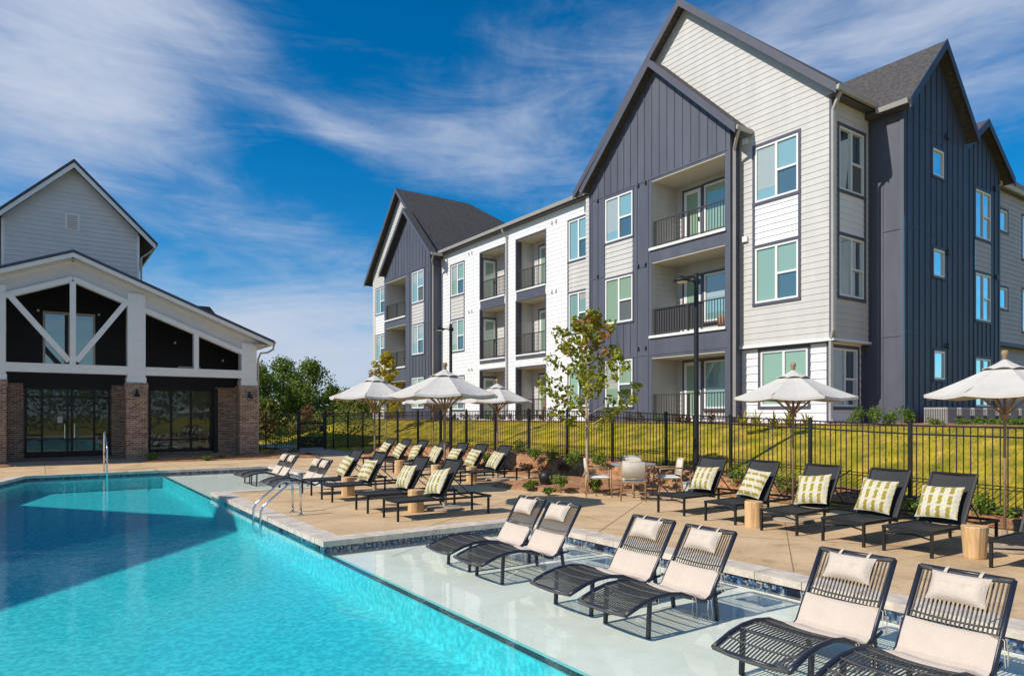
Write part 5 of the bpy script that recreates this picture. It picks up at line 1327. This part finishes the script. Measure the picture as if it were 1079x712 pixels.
bgt=[(272,62,7.0,6.0,'leaf_dark'),(298,66,7.8,6.6,'leaf_dark'),(327,64,7.4,6.2,'leaf_dark'),(313,70,6.2,5.,'leaf_dark'),(350,72,5.2,5.0,'leaf_dark'),(366,70,4.6,5.6,'leaf_olive'),(377,60,3.4,4.4,'leaf_olive'),(388,72,4.8,4.2,'leaf_olive'),(282,55,3.4,3.6,'leaf_olive'),(396,66,4.6,4.,'leaf_olive')]
bl_=['broad dark green tree just right of the clubhouse eave','tall dark green tree second from the clubhouse eave','tall green tree at the right end of the tall background trees','green tree filling the gap behind two taller background trees','lower dark green tree between the tall background trees and the left umbrella','low olive tree left of the umbrella farthest left','low yellowish tree beneath the canopy of the umbrella farthest left','olive tree behind the tip of the far-left umbrella','low olive tree beside the clubhouse corner column','olive tree just left of the apartment building corner']
for i,(px,d,h,cw,m_) in enumerate(bgt):
    x,y=gp(px,d); tree(x,y,ground(x,y)-.2,h*.92,cw,bl_[i],m_,100+i,5200 if h>5 else 3200,.14,.12,52)
for i,(px,d,h,cw) in enumerate(((276,52,2.4,2.2),(322,50,2.3,2.4),(345,56,1.9,2.2))):
    x,y=gp(px,d); tree(x,y,ground(x,y)-.1,h,cw,['rust brown shrub beside the clubhouse corner behind the fence','rust brown shrub at the foot of the tall background trees','rust brown shrub behind the black gate'][i],'leaf_rust',140+i,1500,.09,.05,16,'shrub',name='shrub')
# hedge of distant low greenery
hb=MB(); r=random.Random(77)
for k in range(150):
    px=255+170*r.random(); d=50+35*r.random(); x,y=gp(px,d); leafcloud(hb,(x,y,ground(x,y)+.6),(1.6,1.6,1.1),70,.14,r,.2)
o=hb.build('undergrowth','leaf_olive'); o['kind']='stuff'; o['label']='low olive undergrowth below the background trees'; o['category']='undergrowth'
hb=MB()
for k in range(80):
    X=14+3*r.random(); Y=31+12*r.random(); leafcloud(hb,(X-2.5*r.random(),Y+4,ground(X,Y)+.15),(.5,.5,.28),40,.06,r,.2)
o=hb.build('groundcover','leaf_shrub'); o['kind']='stuff'; o['label']='bright green groundcover beyond the far end of the fence'; o['category']='groundcover'
hb=MB(); r=random.Random(78)
for k in range(560):
    X=-60+140*r.random(); Y=-42-16*r.random(); Z=r.random()**.8*7.5; s_=1.7+1.5*r.random(); leafcloud(hb,(X,Y,Z+.2),(s_,s_,s_*.8),70,.25,r,.3)
o=hb.build('far_woodland','leaf_dark'); o['kind']='stuff'; o['label']='dark green woodland mirrored in the clubhouse glass'; o['category']='woodland'
# young maples
def maple(x,y,z0,h,label,mats,seed,cw=1.25,n=900,ls=.075,th=.30):
    r=random.Random(seed); o=empty('young_maple_tree',(x,y,z0),0,label=label,category='tree')
    tb=MB(); tb.tube([(0,0,-.1),(.02,.01,h*.3),(-.02,.02,h*.62),(.02,0,h*.97)],.042,8,.008)
    cm=MB(); nb=30
    for k in range(nb):
        t=k/(nb-1); zz=h*(th+(.95-th)*t); a=k*2.4+r.uniform(-.4,.4)
        L_=cw*(.35+.65*math.sin(math.pi*(.22+.68*t)))*(1-.55*t)*r.uniform(.65,1.1)
        e=Vector((math.cos(a)*L_,math.sin(a)*L_,zz+L_*.55)); s=Vector((0,0,zz-.0)); m_=s.lerp(e,.5)+Vector((0,0,-.04))
        tb.tube([s,m_,e],.012,5,.003)
        for q in (.45,.75,1.0):
            c=s.lerp(e,q); rad=.13+.05*r.random()
            cm.mi=0 if r.random()>max(0,(t-.55))*1.1 else 1
            leafcloud(cm,c,(rad,rad,rad*1.05),int(n/nb/3),ls,r,.1,.8)
    tb.build('trunk','palebark',o); cm.build('crown',mats,o)
maple(10.75,12.35,.08,4.25,'young maple with sparse green and red leaves before the white and charcoal facade',['leaf_maple','leaf_red'],5,1.4,2000,.062,.31)
x,y=15.0,33.2
maple(x,y,ground(x,y),4.6,'young yellow maple behind the umbrella farthest left',['leaf_yellow','leaf_yellow'],6,1.25,2400,.075,.2)
# shrubs
def shrub(x,y,z,rw,h,label,mtl,seed,n=260,ls=.035,group=None,cat='shrub'):
    r=random.Random(seed); cm=MB(); 
    for k in range(7):
        a=r.uniform(0,6.28); q=rw*.55*math.sqrt(r.random()); leafcloud(cm,(q*math.cos(a),q*math.sin(a),h*r.uniform(.35,.8)),(rw*.45,rw*.45,h*.3),n//7,ls,r,.1,.45)
    for k in range(6):
        a=r.uniform(0,6.28); cm.tube([(0,0,-.03),(rw*.6*math.cos(a),rw*.6*math.sin(a),h*.7)],.006,4)
    o=cm.build('shrub',mtl); o.location=(x,y,z); tagt(o,label,cat,group)
# each one in the bed, seen through or before the fence (pixel x, pixel y of base, world z guess)
def onz(px,py,z):
    r_=(px-540)/719; d=(CAMH-z)*719/(py-438); return (Fx*d+Rx*r_*d,Fy*d+Ry*r_*d)
beds=[(547,479,.5,.35,.6,0),(563,484,.45,.35,.5,0),(582,487,.45,.3,.5,0),(605,491,.42,.35,.55,0),(633,492,.4,.35,.5,0),(684,490,.35,.3,.5,0),(708,500,.3,.45,.45,0),(781,513,.2,.35,.6,0),(831,522,.15,.42,.65,0),
      (589,515,.1,.3,.38,0),(563,511,.1,.2,.18,0),(578,518,.08,.2,.15,0),(627,515,.1,.22,.3,0),(572,500,.15,.32,.34,1),(594,497,.2,.32,.34,1),(555,495,.15,.3,.3,1),(556,513,.1,.2,.15,0),
      (967,542,.1,.3,.45,0),(1038,545,.08,.35,.5,0),(1063,548,.08,.2,.3,0),(720,507,.15,.3,.3,2),(757,512,.12,.25,.25,2),(806,520,.12,.25,.25,2),(480,488,.2,.3,.4,0),(440,483,.2,.3,.4,0),(515,490,.3,.3,.45,0),
      (279,471,.1,.6,1.1,0),(293,473,.1,.5,.7,0),(270,477,.1,.4,.5,0),(284,480,.05,.35,.3,0),(250,482,.05,.3,.25,0),(234,483,.05,.25,.2,0),(160,484,.08,.4,.35,0),(310,478,.05,.4,.3,0),(218,484,.05,.25,.2,0),(325,480,.05,.25,.2,1)]
for i,(px,py_,z,rw,h,k) in enumerate(beds):
    x,y=onz(px,py_,z)
    if px<340: lab='low green shrub in the mulch around the clubhouse corner columns'; gr='shrubs in the clubhouse bed'
    elif k==0: lab='small green shrub in the pine-straw bed along the pool fence'; gr='green shrubs in the fence bed'
    elif k==1: lab='small brownish shrub in the bulging mulch bed beside the dome speaker'; gr='brown shrubs in the fence bed'
    else: lab='dry straw-coloured ornamental grass in the bed behind the right-hand lounges'; gr='dry ornamental grasses in the bed'
    if k==1 and px<340: lab='low brown shrub in the mulch near the gate path'; gr=None
    shrub(x,y,z-.05,rw,h,lab,['leaf_shrub','leaf_brown','leaf_yellow'][k],200+i,340,.04,gr)
r=random.Random(9)
i=0
for Y in [14.6+.75*k for k in range(25)]:
    i+=1; k=r.random()<.68; shrub(17.95+r.uniform(-.1,.1),Y+r.uniform(-.2,.2),1.55,.24,r.uniform(.3,.5),'reddish brown shrub at the foot of the apartment facade' if k else 'small green shrub at the foot of the apartment facade','leaf_brown' if k else 'leaf_shrub',300+i,160,.04,'brown shrubs along the apartment facade' if k else 'green shrubs along the apartment facade')
for j,px in enumerate((903,921,938,953)):
    d=18.3; x,y=gp(px,d); shrub(x,y,1.5,.30,.62,'rounded green shrub at the foot of the lit charcoal corner','leaf_shrub',340+j,420,.035,'green shrubs at the charcoal corner')
for j,px in enumerate((985,1015,1032,1046,1062,1077)):
    d=17.; x,y=gp(px,d); shrub(x,y,1.5,.26,.32,'low bright shrub before the air conditioning units','leaf_shrub',350+j,260,.035,'low shrubs before the air conditioners')
# spiky plants at the white ground floor
for j,px in enumerate((782,797,815,832,850)):
    d=19.; x,y=gp(px,d); cm=MB()
    for q in range(26):
        a=r.uniform(0,6.28); l=r.uniform(.35,.65); e=r.uniform(.35,1.2); c_,s_=math.cos(a),math.sin(a); nx,ny=-s_*.02,c_*.02
        p1=(c_*l*.5*math.cos(e),s_*l*.5*math.cos(e),l*.6*math.sin(e)+.03); p2=(c_*l*math.cos(e),s_*l*math.cos(e),l*math.sin(e)*.9)
        cm.add([(nx,ny,0),(-nx,-ny,0),(p1[0]-nx,p1[1]-ny,p1[2]),(p1[0]+nx,p1[1]+ny,p1[2]),p2],[(0,1,2,3),(3,2,4)])
    o=cm.build('spiky_plant','blade'); o.location=(x,y,1.55); tagt(o,'spiky pale green plant before the white ground-floor wall','plant','spiky plants before the white wall')
# balcony belongings
mb=MB(); mb.lathe([(0,0),(.16,0),(.20,.2),(.19,.38),(.1,.4),(0,.4)],14); o=mb.build('basket','terracotta',smooth=True); o.location=(18.75,14.65,4.76); tagt(o,'brown wicker basket on the second-floor balcony of the charcoal bay','basket')
o=empty('patio_chair',(19.4,25.4,1.68),0,label='small brown chair on the ground-floor balcony behind the fence',category='chair')
mb=MB(); mb.box(-.22,.22,-.22,.22,.42,.46); mb.build('seat','terracotta',o)
mb=MB(); mb.box(.18,.22,-.22,.22,.46,.9); mb.build('backrest','terracotta',o)
for sx in (-.2,.2):
    for sy in (-.2,.2): mb=MB(); mb.box(sx-.02,sx+.02,sy-.02,sy+.02,0,.42); mb.build('leg','terracotta',o)
# unused prototypes are all in use; done
